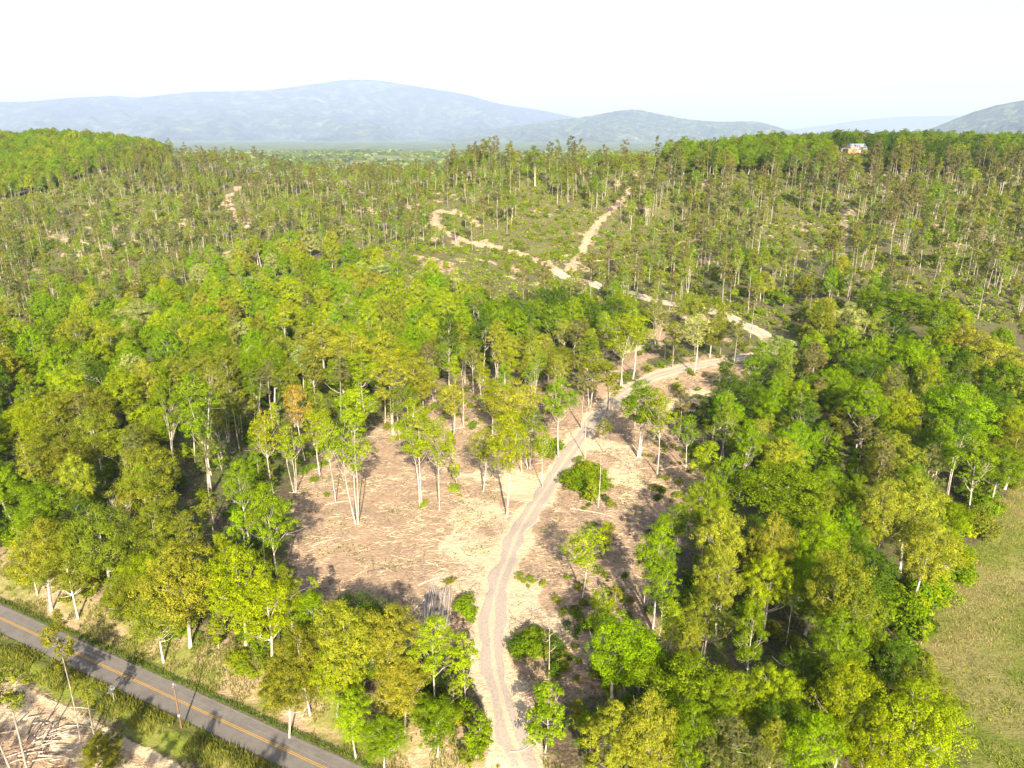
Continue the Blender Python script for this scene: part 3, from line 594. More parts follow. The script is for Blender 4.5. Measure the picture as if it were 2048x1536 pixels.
hero(BP, 1625, 680, 56, 'brown', H=19, form=1); hero(PI_, 1612, 690, 50, 'brown', base=830, form=1); hero(PI_, 1620, 750, 50, 'brown', base=870, form=2)
hero(SPT, 1700, 690, 60, 'brown', base=790, form=2); hero(SPT, 1770, 720, 56, 'green', base=810, form=0); hero(PO, 1665, 765, 62, 'vivid', base=880, form=3); hero(PO, 1740, 765, 52, 'vivid', H=19, form=2)
hero(PO, 1500, 770, 74, 'dark', base=900, form=1); hero(PO, 1560, 820, 62, 'green', base=935, form=3); hero(SPT, 1508, 838, 58, 'gold', base=960, form=2); hero(PO, 1560, 745, 66, 'vivid', H=17, form=2)
hero(PO, 1450, 905, 60, 'green', H=17, form=0); hero(PO, 1330, 1120, 70, 'green', H=15, form=2); hero(O, 1420, 1180, 90, 'olive', H=13, form=1); hero(PO, 1375, 1240, 60, 'olive', H=15, form=4)
hero(O, 1360, 1300, 80, 'olive', H=10, form=4); hero(O, 1620, 1300, 110, 'dark', H=12, form=3); hero(O, 1560, 1400, 100, 'dark', H=11, form=5)
# roadside wood
hero(O, 345, 1092, 160, 'gold', H=18, form=0, label='big golden green oak overhanging the road bank at left'); hero(O, 462, 1088, 150, 'lime', H=18, form=3, label='big lime oak right of the golden oak above the road bank')
hero(O, 520, 1160, 130, 'lime', H=15, form=1); hero(O, 300, 1180, 110, 'olive', H=13, form=5); hero(O, 188, 1012, 130, 'olive', H=18, form=2); hero(O, 60, 1045, 120, 'gold', H=17, form=4); hero(O, 120, 1080, 100, 'olive', H=15, form=1)
hero(PO, 560, 965, 92, 'green', base=1196, form=2, label='mid green tree with a white trunk at the left edge of the clearing'); hero(YT, 478, 1010, 58, 'green', H=13, form=0); hero(PO, 475, 915, 62, 'green', H=17, form=4)
hero(PO, 628, 1178, 72, 'vivid', H=13, form=2, label='vivid green small tree at the lower left corner of the clearing'); hero(O, 680, 1212, 140, 'gold', H=17, form=4, label='golden oak below the clearing, left of the log stack')
hero(O, 775, 1208, 120, 'gold', H=17, form=0); hero(O, 600, 1250, 100, 'olive', H=15, form=2); hero(O, 660, 1290, 110, 'lime', H=12, form=3); hero(O, 560, 1330, 100, 'olive', H=12, form=1)
hero(PO, 862, 1236, 88, 'lime', H=15, form=4, label='lime tree whose crown covers the foot of the log stack'); hero(YT, 930, 1268, 62, 'lime', base=1400, form=1, label='slim lime young tree left of the track below the log stack')
hero(O, 800, 1320, 100, 'gold', H=12, form=5); hero(O, 870, 1400, 100, 'green', H=9, form=1); hero(YT, 950, 1420, 70, 'green', H=8, form=2); hero(O, 760, 1430, 90, 'green', H=9, form=3); hero(O, 700, 1380, 90, 'lime', H=11, form=0)
# wood left of the clearing
hero(PO, 352, 728, 70, 'green', base=985, form=1, label='poplar with a fan of white limbs in the wood left of the clearing'); hero(PO, 420, 742, 98, 'green', base=988, form=3, label='broad poplar on a thick pale trunk left of the clearing')
hero(SPT, 285, 930, 58, 'vivid', H=17, form=1); hero(SPT, 172, 695, 52, 'green', base=806, form=0); hero(SPT, 138, 742, 46, 'pale', base=816, form=2); hero(O, 148, 905, 78, 'gold', H=17, form=3)
hero(PO, 520, 728, 62, 'green', base=840, form=3); hero(SPT, 608, 690, 52, 'pale', base=790, form=0); hero(SPT, 610, 765, 50, 'rust', base=920, form=0, label='slender tree with a rusty yellow top left of the clearing')
hero(YT, 515, 840, 52, 'green', H=12, form=1); hero(PI_, 480, 760, 46, 'olive', base=905, form=0); hero(PI_, 590, 810, 44, 'brown', base=905, form=1); hero(PI_, 430, 985, 50, 'olive', base=1090, form=2)
hero(O, 240, 735, 95, 'lime', H=19, form=1); hero(O, 285, 715, 70, 'gold', H=20, form=3); hero(O, 180, 820, 100, 'olive', H=18, form=2); hero(O, 90, 845, 110, 'olive', H=18, form=0); hero(O, 60, 790, 90, 'lime', H=18, form=5)
hero(O, 410, 665, 85, 'green', H=20, form=5); hero(O, 520, 680, 80, 'vivid', H=20, form=4); hero(O, 640, 640, 85, 'gold', H=20, form=0); hero(O, 700, 660, 90, 'gold', H=20, form=2); hero(O, 265, 600, 80, 'pale', H=19, form=4)
hero(O, 760, 520, 62, 'pale', H=18, form=1); hero(O, 820, 715, 95, 'gold', H=18, form=3); hero(O, 700, 790, 40, 'green', H=15)
hero(PO, 965, 610, 60, 'dark', base=766, form=1, label='tall dark green poplar at the front of the dark hollow wood'); hero(PO, 900, 620, 50, 'dark', base=775, form=0); hero(PO, 1000, 640, 56, 'gold', base=790, form=3); hero(SPT, 863, 690, 44, 'brown', base=790, form=0)
hero(O, 1040, 600, 66, 'dark', H=20, form=2); hero(O, 1110, 605, 66, 'green', H=20, form=5); hero(O, 1180, 600, 66, 'dark', H=19, form=1); hero(O, 1230, 592, 60, 'dark', H=18, form=3)
hero(O, 1010, 690, 60, 'lime', H=14, form=3); hero(O, 1070, 665, 74, 'gold', H=14, form=2); hero(O, 1125, 690, 60, 'olive', H=14, form=5); hero(PI_, 1190, 700, 50, 'olive', base=790); hero(PI_, 1150, 640, 50, 'brown', base=740)
for q in [(PO, 1345, 1000, 66, 'green', 1130, 0), (SPT, 1290, 1075, 60, 'olive', 1210, 1), (PO, 1400, 880, 60, 'lime', 1012, 2), (SPT, 1372, 830, 52, 'green', 940, 0), (PI_, 1352, 770, 40, 'brown', 900, 1),
          (PO, 1425, 780, 62, 'dark', 880, 4), (PO, 640, 815, 60, 'lime', 950, 2), (SPT, 590, 850, 54, 'lime', 985, 1), (SPT, 905, 760, 50, 'gold', 880, 2), (PO, 985, 760, 58, 'lime', 880, 4), (SPT, 1085, 850, 44, 'lime', 975, 0),
          (PI_, 1270, 640, 40, 'brown', 745, 2), (PI_, 1345, 640, 34, 'olive', 735, 3), (SPT, 1180, 700, 50, 'lime', 815, 1), (O, 1420, 640, 60, 'olive', 715, 2), (PO, 730, 700, 70, 'lime', 830, 0)]:
    hero(q[0], q[1], q[2], q[3], q[4], base=q[5], form=q[6])
# pines below the picture's lower edge that throw their shadows over the road
for q in [(-88, 50), (-80, 47), (-71, 50), (-62, 44), (-66, 48), (-53, 46), (-41, 42), (-37, 45), (-25, 38), (-48, 49), (-96, 55)]: add_item(PI_, q[0], q[1], rng.uniform(20, 24), None, 'olive')
# lower left corner beyond the road
hero(PI_, 165, 1226, 62, 'olive', base=1506, form=1, label='tall pine leaning over the road at lower left'); hero(PI_, 55, 1330, 90, 'olive', base=1545, form=0, label='front bare-trunked pine in the brush pile corner')
hero(PI_, 30, 1300, 80, 'olive', base=1560, form=3, label='left pine trunk standing in the brush pile corner'); hero(PI_, 190, 1355, 44, 'olive', base=1480, form=2, label='thin small pine right of the tall leaning pine')
hero(BP, 200, 1480, 90, 'olive', H=4.5, form=0, label='low bushy young pine at the bottom left below the road')
# skyline
for q in [(1690, 262, 30), (1755, 268, 42), (1790, 265, 50), (1820, 280, 36), (1905, 278, 46), (1950, 282, 30), (1985, 284, 40), (1640, 272, 40), (1600, 268, 34), (1560, 274, 40), (1520, 278, 40), (1870, 288, 36), (2020, 290, 30)]:
    hero(O, q[0], q[1], q[2], 'dark' if q[0] > 1660 else 'green', H=20)
hero(SPT, 1692, 268, 24, 'olive', H=13); hero(PO, 1070, 292, 34, 'green', base=372, form=1)

HERO_A = np.array(HERO)
# ---- scattered trees
def free(x, y, rad):
    if math.hypot(x, y) < math.hypot(HOUSE[0], HOUSE[1])+12:
        q = proj(x, y, H1(x, y)+(17 if rad >= 2 else 4))
        if (1668 < q[0] < 1752 and q[1] < 309) or (2010 < q[0] < 2110 and q[1] < 304): return False
    if len(HERO_A) and (np.hypot(HERO_A[:, 0]-x, HERO_A[:, 1]-y) < (HERO_A[:, 2]*0.6+rad*0.45)).any(): return False
    return True
def scatter(x0, x1, y0, y1, step, jit=0.42):
    gx = np.arange(x0, x1, step); gy = np.arange(y0, y1, step); X, Y = np.meshgrid(gx, gy); X = X+(np.arange(len(gy)) % 2)[:, None]*step/2
    X = X+rng.uniform(-jit, jit, X.shape)*step; Y = Y+rng.uniform(-jit, jit, Y.shape)*step; return X.ravel(), Y.ravel()
ROADS = [(TRACK[::4], 5.5), (TRACK2[::4], 5.5)]+[(L[::2], 7.0 if i in (2, 3) else 3.8) for i, L in enumerate(TRAILS)]
def off_roads(x, y, extra=0):
    ok = np.ones(len(x), bool)
    for L, w in ROADS: ok &= seg_dist(L, x, y) > w+extra
    d, t = road_s(x, y); ok &= ~((np.hypot(x, y) < 260) & (np.abs(d) < 8)); return ok
def choose(table):
    r = rng.random()*sum(w for _, w in table)
    for k, w in table:
        r -= w
        if r <= 0: return k
    return table[-1][0]
def in_view(x, y, z, H, m=120):
    px, py, d = proj(x, y, z); px2, py2, d2 = proj(x, y, z+H); return (px > -m) & (px < 2048+m) & (py2 < 1536+m) & (d > 5)
# dense woods
Xa, Ya = scatter(-560, 520, 55, 560, 8.0); Xb, Yb = scatter(-560, 520, 55, 560, 10.2, 0.3)
na_ = np.hypot(Xa, Ya) < 230; nb_ = np.hypot(Xb, Yb) >= 230; X = np.concatenate([Xa[na_], Xb[nb_]]); Y = np.concatenate([Ya[na_], Yb[nb_]])
wl = inside(WOOD_L, X, Y); wr = inside(WOOD_R, X, Y); m_ = (wl | wr) & off_roads(X, Y, 1.5)
X, Y, wl, wr = X[m_], Y[m_], wl[m_], wr[m_]; Z = height(X, Y); iv = in_view(X, Y, Z, 22); tn = fbm(X/55, Y/55, 3, 88); gap = fbm(X/16, Y/16, 2, 91)
for x, y, z, a, b_, n, g in zip(X[iv], Y[iv], Z[iv], wl[iv], wr[iv], tn[iv], gap[iv]):
    d = math.hypot(x, y); dr, _ = road_s(x, y)
    if g < 0.34: continue
    if not free(x, y, 4): continue
    px, py, _d = proj(x, y, z)
    if a and 330 < px < 600 and py > 860:                     # thinner wood next to the clearing
        k = choose([(SPT, 3), (PI_, 3), (PO, 2), (YT, 2)]); 
        if rng.random() < 0.35: continue
    elif a: k = choose([(O, 7), (PO, 2), (SPT, .7), (PI_, .5), (YT, .6)])
    else: k = choose([(O, 5), (PO, 2.5), (SPT, .8), (PI_, 1), (YT, 1), (BP, .7)]) if py > 640 else choose([(O, 2.5), (PO, 4), (SPT, 1), (PI_, 2), (YT, 1.5)])
    if a and d > 230: T = [('lime', 3.5), ('vivid', 3.2), ('gold', 1.6), ('green', 2), ('pale', .5), ('olive', .6)] if px < 950 else [('dark', 3), ('green', 2), ('vivid', 1)]
    elif a: T = [('olive', 3), ('lime', 2), ('green', 2.5), ('gold', 1.6), ('dark', 1), ('rust', .12)]
    else: T = [('green', 3), ('vivid', 2.2), ('olive', 1.5), ('dark', 1.8), ('lime', 1), ('gold', .8)]
    t = choose(T)
    if k in (PI_, BP): t = choose([('brown', 1), ('olive', 1.6), ('dusk', 1)])
    Wd_ = rng.uniform(8.0, 13.0) if k == O else None; fm_ = None
    if k == O and d >= 230: Wd_ = rng.uniform(9.5, 13.5); fm_ = int(rng.integers(6, 10))
    H = {O: 17.5, PO: 20, SPT: 18, PI_: 20, YT: 9, BP: 16}[k]*rng.uniform(0.76, 1.16)
    if dr < 20 and d < 200: H *= 0.85
    if b_ and d < 150: H *= 0.82
    elif a and d < 150: H *= 0.9
    add_item(k, x, y, H, Wd_, t, form=fm_, z=z)
X, Y = scatter(-80, 120, 150, 330, 8.5); m_ = (inside(MIDT, X, Y) | inside(INNER, X, Y)) & off_roads(X, Y); X, Y = X[m_], Y[m_]; mi_ = inside(INNER, X, Y)
for x, y, inn in zip(X, Y, mi_):
    if not free(x, y, 2.5) or (inn and rng.random() < .62): continue
    k = choose([(PO, 3), (SPT, 3), (O, 2), (PI_, 2), (YT, 2)]); add_item(k, x, y, {O: 14, PO: 17, SPT: 17, PI_: 18, YT: 8}[k]*rng.uniform(.8, 1.1), None, choose([('lime', 3), ('gold', 2), ('green', 2), ('olive', 2), ('brown', .6)]) if k != PI_ else 'olive')
X, Y = scatter(-80, 140, 150, 340, 4.5); m_ = (inside(MIDT, X, Y) | inside(INNER, X, Y)) & off_roads(X, Y, -1)
for x, y in zip(X[m_], Y[m_]):
    if rng.random() < .5: add_item(SH, x, y, rng.uniform(.8, 2.6), None, choose([('green', 2), ('olive', 3), ('lime', 1.5), ('dark', 1)]))
CR = poly([(1130, 1150), (1160, 1040), (1200, 900), (1290, 840), (1400, 790), (1440, 860), (1420, 960), (1390, 1060), (1320, 1190), (1290, 1340), (1180, 1380), (1100, 1330)])
X, Y = scatter(0, 80, 80, 260, 8); m_ = inside(CR, X, Y) & off_roads(X, Y, 1)
for x, y in zip(X[m_], Y[m_]):
    if free(x, y, 0) and rng.random() < .36: k = choose([(YT, 4), (SPT, 2), (PI_, 1)]); add_item(k, x, y, {YT: 7, SPT: 14, PI_: 17}[k]*rng.uniform(.6, 1.1), None, choose([('lime', 2), ('green', 2), ('olive', 2)]))
X, Y = scatter(0, 80, 80, 260, 3); m_ = inside(CR, X, Y) & off_roads(X, Y, -1) & (fbm(X/9, Y/9, 3, 55) > .52)
for x, y in zip(X[m_], Y[m_]):
    if rng.random() < .55: add_item(SH, x, y, rng.uniform(.5, 1.8), None, choose([('green', 2), ('olive', 3), ('dark', 2)]))
# understorey below the woods
X, Y = scatter(-420, 420, 55, 420, 5.5)
m_ = (inside(WOOD_L, X, Y) | inside(WOOD_R, X, Y)) & off_roads(X, Y); X, Y = X[m_], Y[m_]; Z = height(X, Y); iv = in_view(X, Y, Z, 4, 60)
for x, y, z in zip(X[iv], Y[iv], Z[iv]):
    if rng.random() < (0.32 if math.hypot(x, y) < 170 else 0.15) and free(x, y, 0): add_item(YT, x, y, rng.uniform(4, 9), None, choose([('green', 3), ('vivid', 2), ('olive', 2), ('lime', 2)]), z=z)
    elif rng.random() < 0.62: add_item(SH, x, y, rng.uniform(1.5, 4.5), None, choose([('green', 3), ('dark', 3), ('olive', 2), ('lime', 1)]), z=z)
# logged hills: pines on bare stems, saplings, shrubs
X, Y = scatter(-720, 720, 300, 760, 6.8, 0.48)
r_ = np.hypot(X, Y); wl = inside(WOOD_L, X, Y) | inside(WOOD_R, X, Y) | inside(HILL_L, X, Y) | inside(CLEAR_A, X, Y)
px, py, dp = proj(X, Y, height(X, Y)); m_ = ~wl & off_roads(X, Y) & (py < 640) & (px > -80) & (px < 2130); lw = np.hypot(X-HOUSE[0], Y-HOUSE[1]) > 24
m_ &= lw; X, Y, px, py = X[m_], Y[m_], px[m_], py[m_]; Z = height(X, Y); den = fbm(X/60, Y/60, 3, 17)
for x, y, z, q, w, n in zip(X, Y, Z, px, py, den):
    if not free(x, y, 2): continue
    crest = (w < 345 and q > 1250) or (w < 352 and q > 980)
    if crest and math.hypot(x, y) > 520:
        if q > 1330: add_item(O if rng.random() < .7 else PO, x, y, rng.uniform(6, 19), rng.uniform(7, 13), choose([('green', 3), ('dark', 3 if q > 1650 else 1), ('vivid', 1.5), ('olive', 1)]), z=z)
        continue
    p_keep = 0.44+2.3*(n-0.5)
    if w < 400: p_keep += 0.38
    if q < 700 and w > 420: p_keep += .12
    if rng.random() < p_keep:
        k = choose([(PI_, 6), (SPT, 1.6), (YT, 3.4), (PO, 1.2)]); 
        if 560 < q < 1000: k = choose([(PI_, 4), (SPT, 2), (YT, 3), (PO, 2)])
        t = choose([('brown', 3), ('dusk', 2), ('olive', 2.2)]) if k == PI_ else choose([('green', 3), ('lime', 2.5), ('vivid', 2), ('olive', 1)])
        H = {PI_: 26, SPT: 19, YT: 8, PO: 18}[k]*rng.uniform(0.62, 1.16)*(0.84 if q < 900 else 1.06); add_item(k, x, y, H, None, t, z=z)
X, Y = scatter(-720, 720, 290, 720, 4.6, 0.48)
wl = inside(WOOD_L, X, Y) | inside(WOOD_R, X, Y) | inside(HILL_L, X, Y) | inside(CLEAR_A, X, Y); cn = cover(X, Y)
Z = height(X, Y); px, py, dp = proj(X, Y, Z); m_ = ~wl & off_roads(X, Y, -2) & (py < 660) & (px > -60) & (px < 2110) & (np.hypot(X-HOUSE[0], Y-HOUSE[1]) > 20); sn = fbm(X/14, Y/14, 3, 61)
for x, y, z, n, cs in zip(X[m_], Y[m_], Z[m_], sn[m_], cn[m_, 0]):
    if rng.random() < 2.8*(n-0.25)-0.35*cs: add_item(SH, x, y, rng.uniform(0.9, 3.4), None, choose([('lime', 2.5), ('green', 3), ('olive', 2.5), ('vivid', 1)]), z=z)
for k in range(70):                                  # bushes and young trees along the top of the road bank
    t = rng.uniform(-20, 95); d = rng.uniform(8.5, 15); x, y = road_pt(t, d)
    if seg_dist(TRACK[::3], np.array([x]), np.array([y]))[0] < 5: continue
    if rng.random() < .45: add_item(YT, x, y, rng.uniform(3.5, 8), None, choose([('lime', 2), ('green', 2), ('gold', 1), ('olive', 1)]))
    else: add_item(SH, x, y, rng.uniform(1, 3), None, choose([('lime', 2), ('green', 2), ('olive', 2)]))
for k in range(60):                                  # bushes along the wood's edge at the field
    e0 = FIELD[:8]; i = int(rng.integers(7)); u = rng.random(); x, y = e0[i]*(1-u)+e0[i+1]*u+rng.normal(0, 1.6, 2)-np.array([2.5, 0])
    if y < 60: continue
    add_item(YT if rng.random() < .4 else SH, x, y, rng.uniform(2.2, 6), None, choose([('lime', 2), ('green', 3), ('vivid', 1), ('olive', 1)]))
# closed wood on the left hill and on the ground behind the crest
X, Y = scatter(-1100, -150, 560, 1050, 8.5); m_ = inside(HILL_L, X, Y); X, Y = X[m_], Y[m_]; Z = height(X, Y); iv = in_view(X, Y, Z, 20)
for x, y, z in zip(X[iv], Y[iv], Z[iv]): add_item(O, x, y, rng.uniform(11, 19), 12*rng.uniform(.7, 1.2), choose([('lime', 2.5), ('vivid', 3), ('green', 3), ('olive', .8)]), form=int(rng.integers(6, 10)), z=z)
X, Y = scatter(-560, 760, 700, 1150, 10); m_ = ~inside(HILL_L, X, Y) & (np.hypot(X, Y) > 640); X, Y = X[m_], Y[m_]; Z = height(X, Y); iv = in_view(X, Y, Z, 20)
for x, y, z in zip(X[iv], Y[iv], Z[iv]):
    qx = proj(x, y, z)[0]
    if not free(x, y, 3) or math.hypot(x-HOUSE[0], y-HOUSE[1]) < 24 or 330 < qx < 1010: continue
    add_item(O, x, y, rng.uniform(11, 16), 10.5, choose([('lime', 3), ('vivid', 2), ('green', 2)]), z=z)
# clearing shrubs, bank shrubs, field edge
for bx_, by_, n, w, t, hh in [(1165, 965, 34, 44, 'green', 3.6), (1420, 830, 26, 60, 'dark', 2.6), (905, 1165, 3, 14, 'olive', 1.2), (938, 1228, 9, 16, 'green', 2.4), (1060, 1290, 12, 34, 'dark', 2.6), (1420, 760, 10, 60, 'green', 1.6),
                             (1380, 690, 26, 70, 'olive', 1.8), (850, 1010, 2, 8, 'lime', 1.4), (912, 985, 3, 16, 'lime', 1.6), (1090, 900, 10, 26, 'green', 3.0), (1200, 1130, 5, 60, 'olive', 1.4),
                             (1890, 1130, 22, 40, 'green', 3.2), (1960, 1020, 16, 30, 'green', 3.4), (1840, 1260, 12, 24, 'dark', 2.6), (1870, 1190, 12, 20, 'lime', 3), (1790, 1350, 8, 26, 'olive', 3), (2000, 950, 12, 26, 'lime', 3), (1995, 880, 10, 20, 'rust', 3.5),
                             (1190, 1350, 14, 60, 'dark', 1.6), (1180, 1230, 12, 70, 'olive', 1.3), (1120, 1330, 8, 40, 'dark', 1.8), (780, 820, 14, 60, 'olive', 1.8), (930, 800, 18, 90, 'green', 2.0), (1350, 1000, 14, 60, 'dark', 1.4), (1060, 1170, 6, 26, 'lime', 1.2),
                             (640, 930, 10, 50, 'green', 1.6), (1320, 900, 8, 40, 'olive', 1.3), (1400, 900, 14, 40, 'dark', 2.2), (240, 1230, 12, 50, 'green', 2.2), (330, 1265, 14, 50, 'green', 2.4), (120, 1190, 12, 60, 'olive', 2.2), (470, 1340, 12, 50, 'lime', 1.8), (40, 1170, 8, 40, 'olive', 2.2)]:
    for k in range(n):
        p = pick(bx_+rng.normal()*w*0.55, by_+rng.normal()*w*0.38)
        if p is None or not off_roads(np.array([p[0]]), np.array([p[1]]), -2.2)[0]: continue
        add_item(SH, p[0], p[1], hh*rng.uniform(0.5, 1.2), None, t if rng.random() < 0.7 else choose([('green', 1), ('olive', 1), ('lime', .6)]), z=H1(p[0], p[1]))

# ------------------------------------------------------------------ plants become objects
def region(it):
    px, py, d = it['bpx']; x, y = it['x'], it['y']; dr, _ = road_s(x, y)
    if HOUSE is not None and math.hypot(x-HOUSE[0], y-HOUSE[1]) < 70: return 'near the brick house on the hilltop'
    if d < 200 and dr < -3: return 'in the brush clearing below the road'
    if dr < 22 and d < 190 and px < 1000: return 'on the bank just above the road' if dr < 14 else 'in the wood edge above the road'
    if py > 640:
        if inside(CLEAR_A, np.array([x]), np.array([y]))[0]: return 'in the clearing left of the track' if px < 1000+(1180-py)*0.5 else 'in the clearing right of the track'
        if px < 1300 and py < 760: return 'in the dark hollow wood above the clearing' if px > 820 else 'in the dense middle wood left of the hollow' if px > 400 else 'in the far part of the left wood'
        if px < 620: return ('in the left wood beside the clearing' if px > 330 else 'in the left wood at the picture edge') if py < 1000 else 'in the left wood just above the roadside oaks'
        if px < 1000: return 'between the clearing and the road' if py > 1180 else 'along the upper left edge of the clearing'
        if px < 1560: return 'right of the lower track' if py > 1150 else 'right of the clearing'
        if py > 1150: return 'beside the lower grass field'
        return ('in the right wood next to the grass field' if px > 1780 else 'in the middle of the right wood') if py > 820 else 'in the upper part of the right wood'
    if inside(HILL_L, np.array([x]), np.array([y]))[0]: return 'on the wooded left hilltop'
    if px < 420: return 'on the thinned left hillside'
    if px < 620: return 'beside the bare trail on the left hill'
    if px < 850: return 'in the saddle between the two hills'
    if px < 1100: return 'on the logged slope around the hooked trail'
    if px < 1330: return 'beside the straight trail up the middle slope'
    if px < 1620: return 'on the slope right of the straight trail'
    return 'on the logged slope below the brick house' if px < 1840 else 'on the logged slope at the right edge'
LIM = {k: 290 for k in FORMS}; rest = []
by_kind = {}
for it in ITEMS: by_kind.setdefault(it['kind'], []).append(it)
solo = []
for k, L in by_kind.items():
    L.sort(key=lambda i: (-i['hero'], -i['size']*(1 if i['vis'] else 1e-6)))
    solo += L[:LIM[k]]; rest += L[LIM[k]:]
ORD = ['', 'second', 'third', 'fourth', 'fifth', 'sixth', 'seventh', 'eighth', 'ninth', 'tenth', 'eleventh', 'twelfth']
cells = {}
for it in solo:
    it['reg'] = region(it); cells.setdefault((it['kind'], it['tint'], it['reg']), []).append(it)
for (k, t, rg), L in cells.items():
    base = f"{TWORD[t]} {KWORD[k][0]}"; L.sort(key=lambda i: i['px']); L2 = [i for i in L if not i['label']]
    for n, it in enumerate(L2):
        it['group'] = f"{KWORD[k][0]}s {rg}"
        if len(L2) == 1: it['label'] = f"the one {base} {rg}" if len(L) == 1 else f"plain {base} {rg}"
        elif len(L2) <= 12:
            it['label'] = (f"leftmost {base} {rg}" if n == 0 else f"rightmost {base} {rg}" if n == len(L2)-1 else f"{ORD[n]} {base} from the left {rg}")
        else:
            it['label'] = f"{base} {rg}, one of many alike"; it['group'] = f"{base}s {rg}"
        it['label'] = ' '.join(it['label'].split()[:16])
for it in solo:
    f = FORMS[it['kind']][it['form']]; grp = it.get('group') or f"{KWORD[it['kind']][0]}s {it['reg']}"
    rot = (it['lean'][0], it['lean'][1], it['rz']); scl = (it['sw'], it['sw'], it['sz'])
    if it['kind'] == SH:
        o = bpy.data.objects.new('shrub', FORMS[SH][it['form']].crown); link(o); root = o; o.color = (*it['col'], 1)
        o.location = (it['x'], it['y'], it['z']); o.rotation_euler = rot; o.scale = scl
    else:
        root = empty({'sparse_tree': 'slender_tree', 'bushy_pine': 'pine_tree', 'cedar_tree': 'broadleaf_tree'}.get(it['kind'], it['kind']), (it['x'], it['y'], it['z']))
        root.rotation_euler = rot; root.scale = scl
        t = bpy.data.objects.new('trunk', f.trunk); link(t, root); c = bpy.data.objects.new('crown', f.crown); link(c, root); c.color = (*it['col'], 1)
    tag(root, it['label'], KWORD[it['kind']][1], grp)
# the rest of each kind: one object of instances
def stuff(name, items, label, cat):
    if not items: return
    kinds = sorted({i['kind'] for i in items}); col = bpy.data.collections.new(name+'_forms'); order = {}; n = 0
    for k in kinds:
        for j, f in enumerate(FORMS[k]):
            o = bpy.data.objects.new('%s_form_%03d' % (name, n), f.both); col.objects.link(o); order[(k, j)] = n; n += 1
    me = bpy.data.meshes.new(name); me.vertices.add(len(items)); me.vertices.foreach_set('co', np.array([(i['x'], i['y'], i['z']) for i in items], np.float32).ravel())
    def at(nm, typ, data, prop): a = me.attributes.new(nm, typ, 'POINT'); a.data.foreach_set(prop, np.array(data).ravel())
    at('rot', 'FLOAT_VECTOR', np.array([(i['lean'][0], i['lean'][1], i['rz']) for i in items], np.float32), 'vector')
    at('scl', 'FLOAT_VECTOR', np.array([(i['sw'], i['sw'], i['sz']) for i in items], np.float32), 'vector')
    at('idx', 'INT', np.array([order[(i['kind'], i['form'])] for i in items], np.int32), 'value')
    at('tint', 'FLOAT_COLOR', np.array([(*i['col'], 1) for i in items], np.float32), 'color')
    o = mesh_obj(name, me); g = bpy.data.node_groups.new(name, 'GeometryNodeTree')
    g.interface.new_socket('Geometry', in_out='INPUT', socket_type='NodeSocketGeometry'); g.interface.new_socket('Geometry', in_out='OUTPUT', socket_type='NodeSocketGeometry')
    gi = g.nodes.new('NodeGroupInput'); go = g.nodes.new('NodeGroupOutput'); ip = g.nodes.new('GeometryNodeInstanceOnPoints'); ci = g.nodes.new('GeometryNodeCollectionInfo')
    ci.inputs[0].default_value = col; ci.inputs['Separate Children'].default_value = True; ci.inputs['Reset Children'].default_value = True
    def na(nm, typ): q = g.nodes.new('GeometryNodeInputNamedAttribute'); q.data_type = typ; q.inputs[0].default_value = nm; return [s for s in q.outputs if s.enabled][0]
    e2r = g.nodes.new('FunctionNodeEulerToRotation'); g.links.new(na('rot', 'FLOAT_VECTOR'), e2r.inputs[0]); g.links.new(e2r.outputs[0], ip.inputs['Rotation'])
    g.links.new(na('scl', 'FLOAT_VECTOR'), ip.inputs['Scale']); g.links.new(na('idx', 'INT'), ip.inputs['Instance Index']); ip.inputs['Pick Instance'].default_value = True
    g.links.new(gi.outputs[0], ip.inputs['Points']); g.links.new(ci.outputs[0], ip.inputs['Instance']); g.links.new(ip.outputs[0], go.inputs[0])
    md = o.modifiers.new('trees', 'NODES'); md.node_group = g; tag(o, label, cat, kind='stuff'); return o
stuff('far_wood', [i for i in rest if i['kind'] in (O, PO, SPT, YT, CE)], 'far mass of green broadleaf crowns filling the woods beyond the clearing', 'wood')
stuff('far_pine_stand', [i for i in rest if i['kind'] in (PI_, BP)], 'far thin pines on bare stems across the logged hills', 'pine stand')
stuff('undergrowth', [i for i in rest if i['kind'] == SH], 'low green undergrowth covering the logged slopes and forest floor', 'undergrowth')
# valley woods behind the ridges
rng = np.random.default_rng(5)
make_form('valley_clump', 700, 14, 12, 0.0, 26, 700, 3.0, cr=(0.2, 0.34), profile='round', tr=0.2, nlimb=1); make_form('valley_clump', 701, 12, 12, 0.0, 26, 700, 3.0, cr=(0.2, 0.34), profile='round', tr=0.2, nlimb=1)
rng = np.random.default_rng(6); VI = []
nv = 26000; a_ = np.radians(rng.uniform(-40, 26, nv)); q_ = 1150*(5200/1150)**rng.uniform(0, 1, nv)**0.8; X = q_*np.sin(a_); Y = q_*np.cos(a_); cv = cover(X, Y)[:, 1] < 0.5
X, Y = X[cv], Y[cv]; Z = height(X, Y); vn = fbm(X/220, Y/220, 3, 3)
for x, y, z, n in zip(X, Y, Z, vn):
    t = choose([('olive', 2), ('green', 2), ('pale', 1.2), ('dark', 1+2*(n > .5))]); s = rng.uniform(0.6, 1.2)
    VI.append(dict(kind='valley_clump', form=int(rng.integers(2)), x=x, y=y, z=z-1, sw=s, sz=s*0.9, lean=(0, 0), rz=rng.uniform(0, 6.28), col=np.array(TINT[t])*rng.uniform(.8, 1.2)))
stuff('valley_wood', VI, 'hazy flat woodland in the valley below the blue mountain', 'wood')

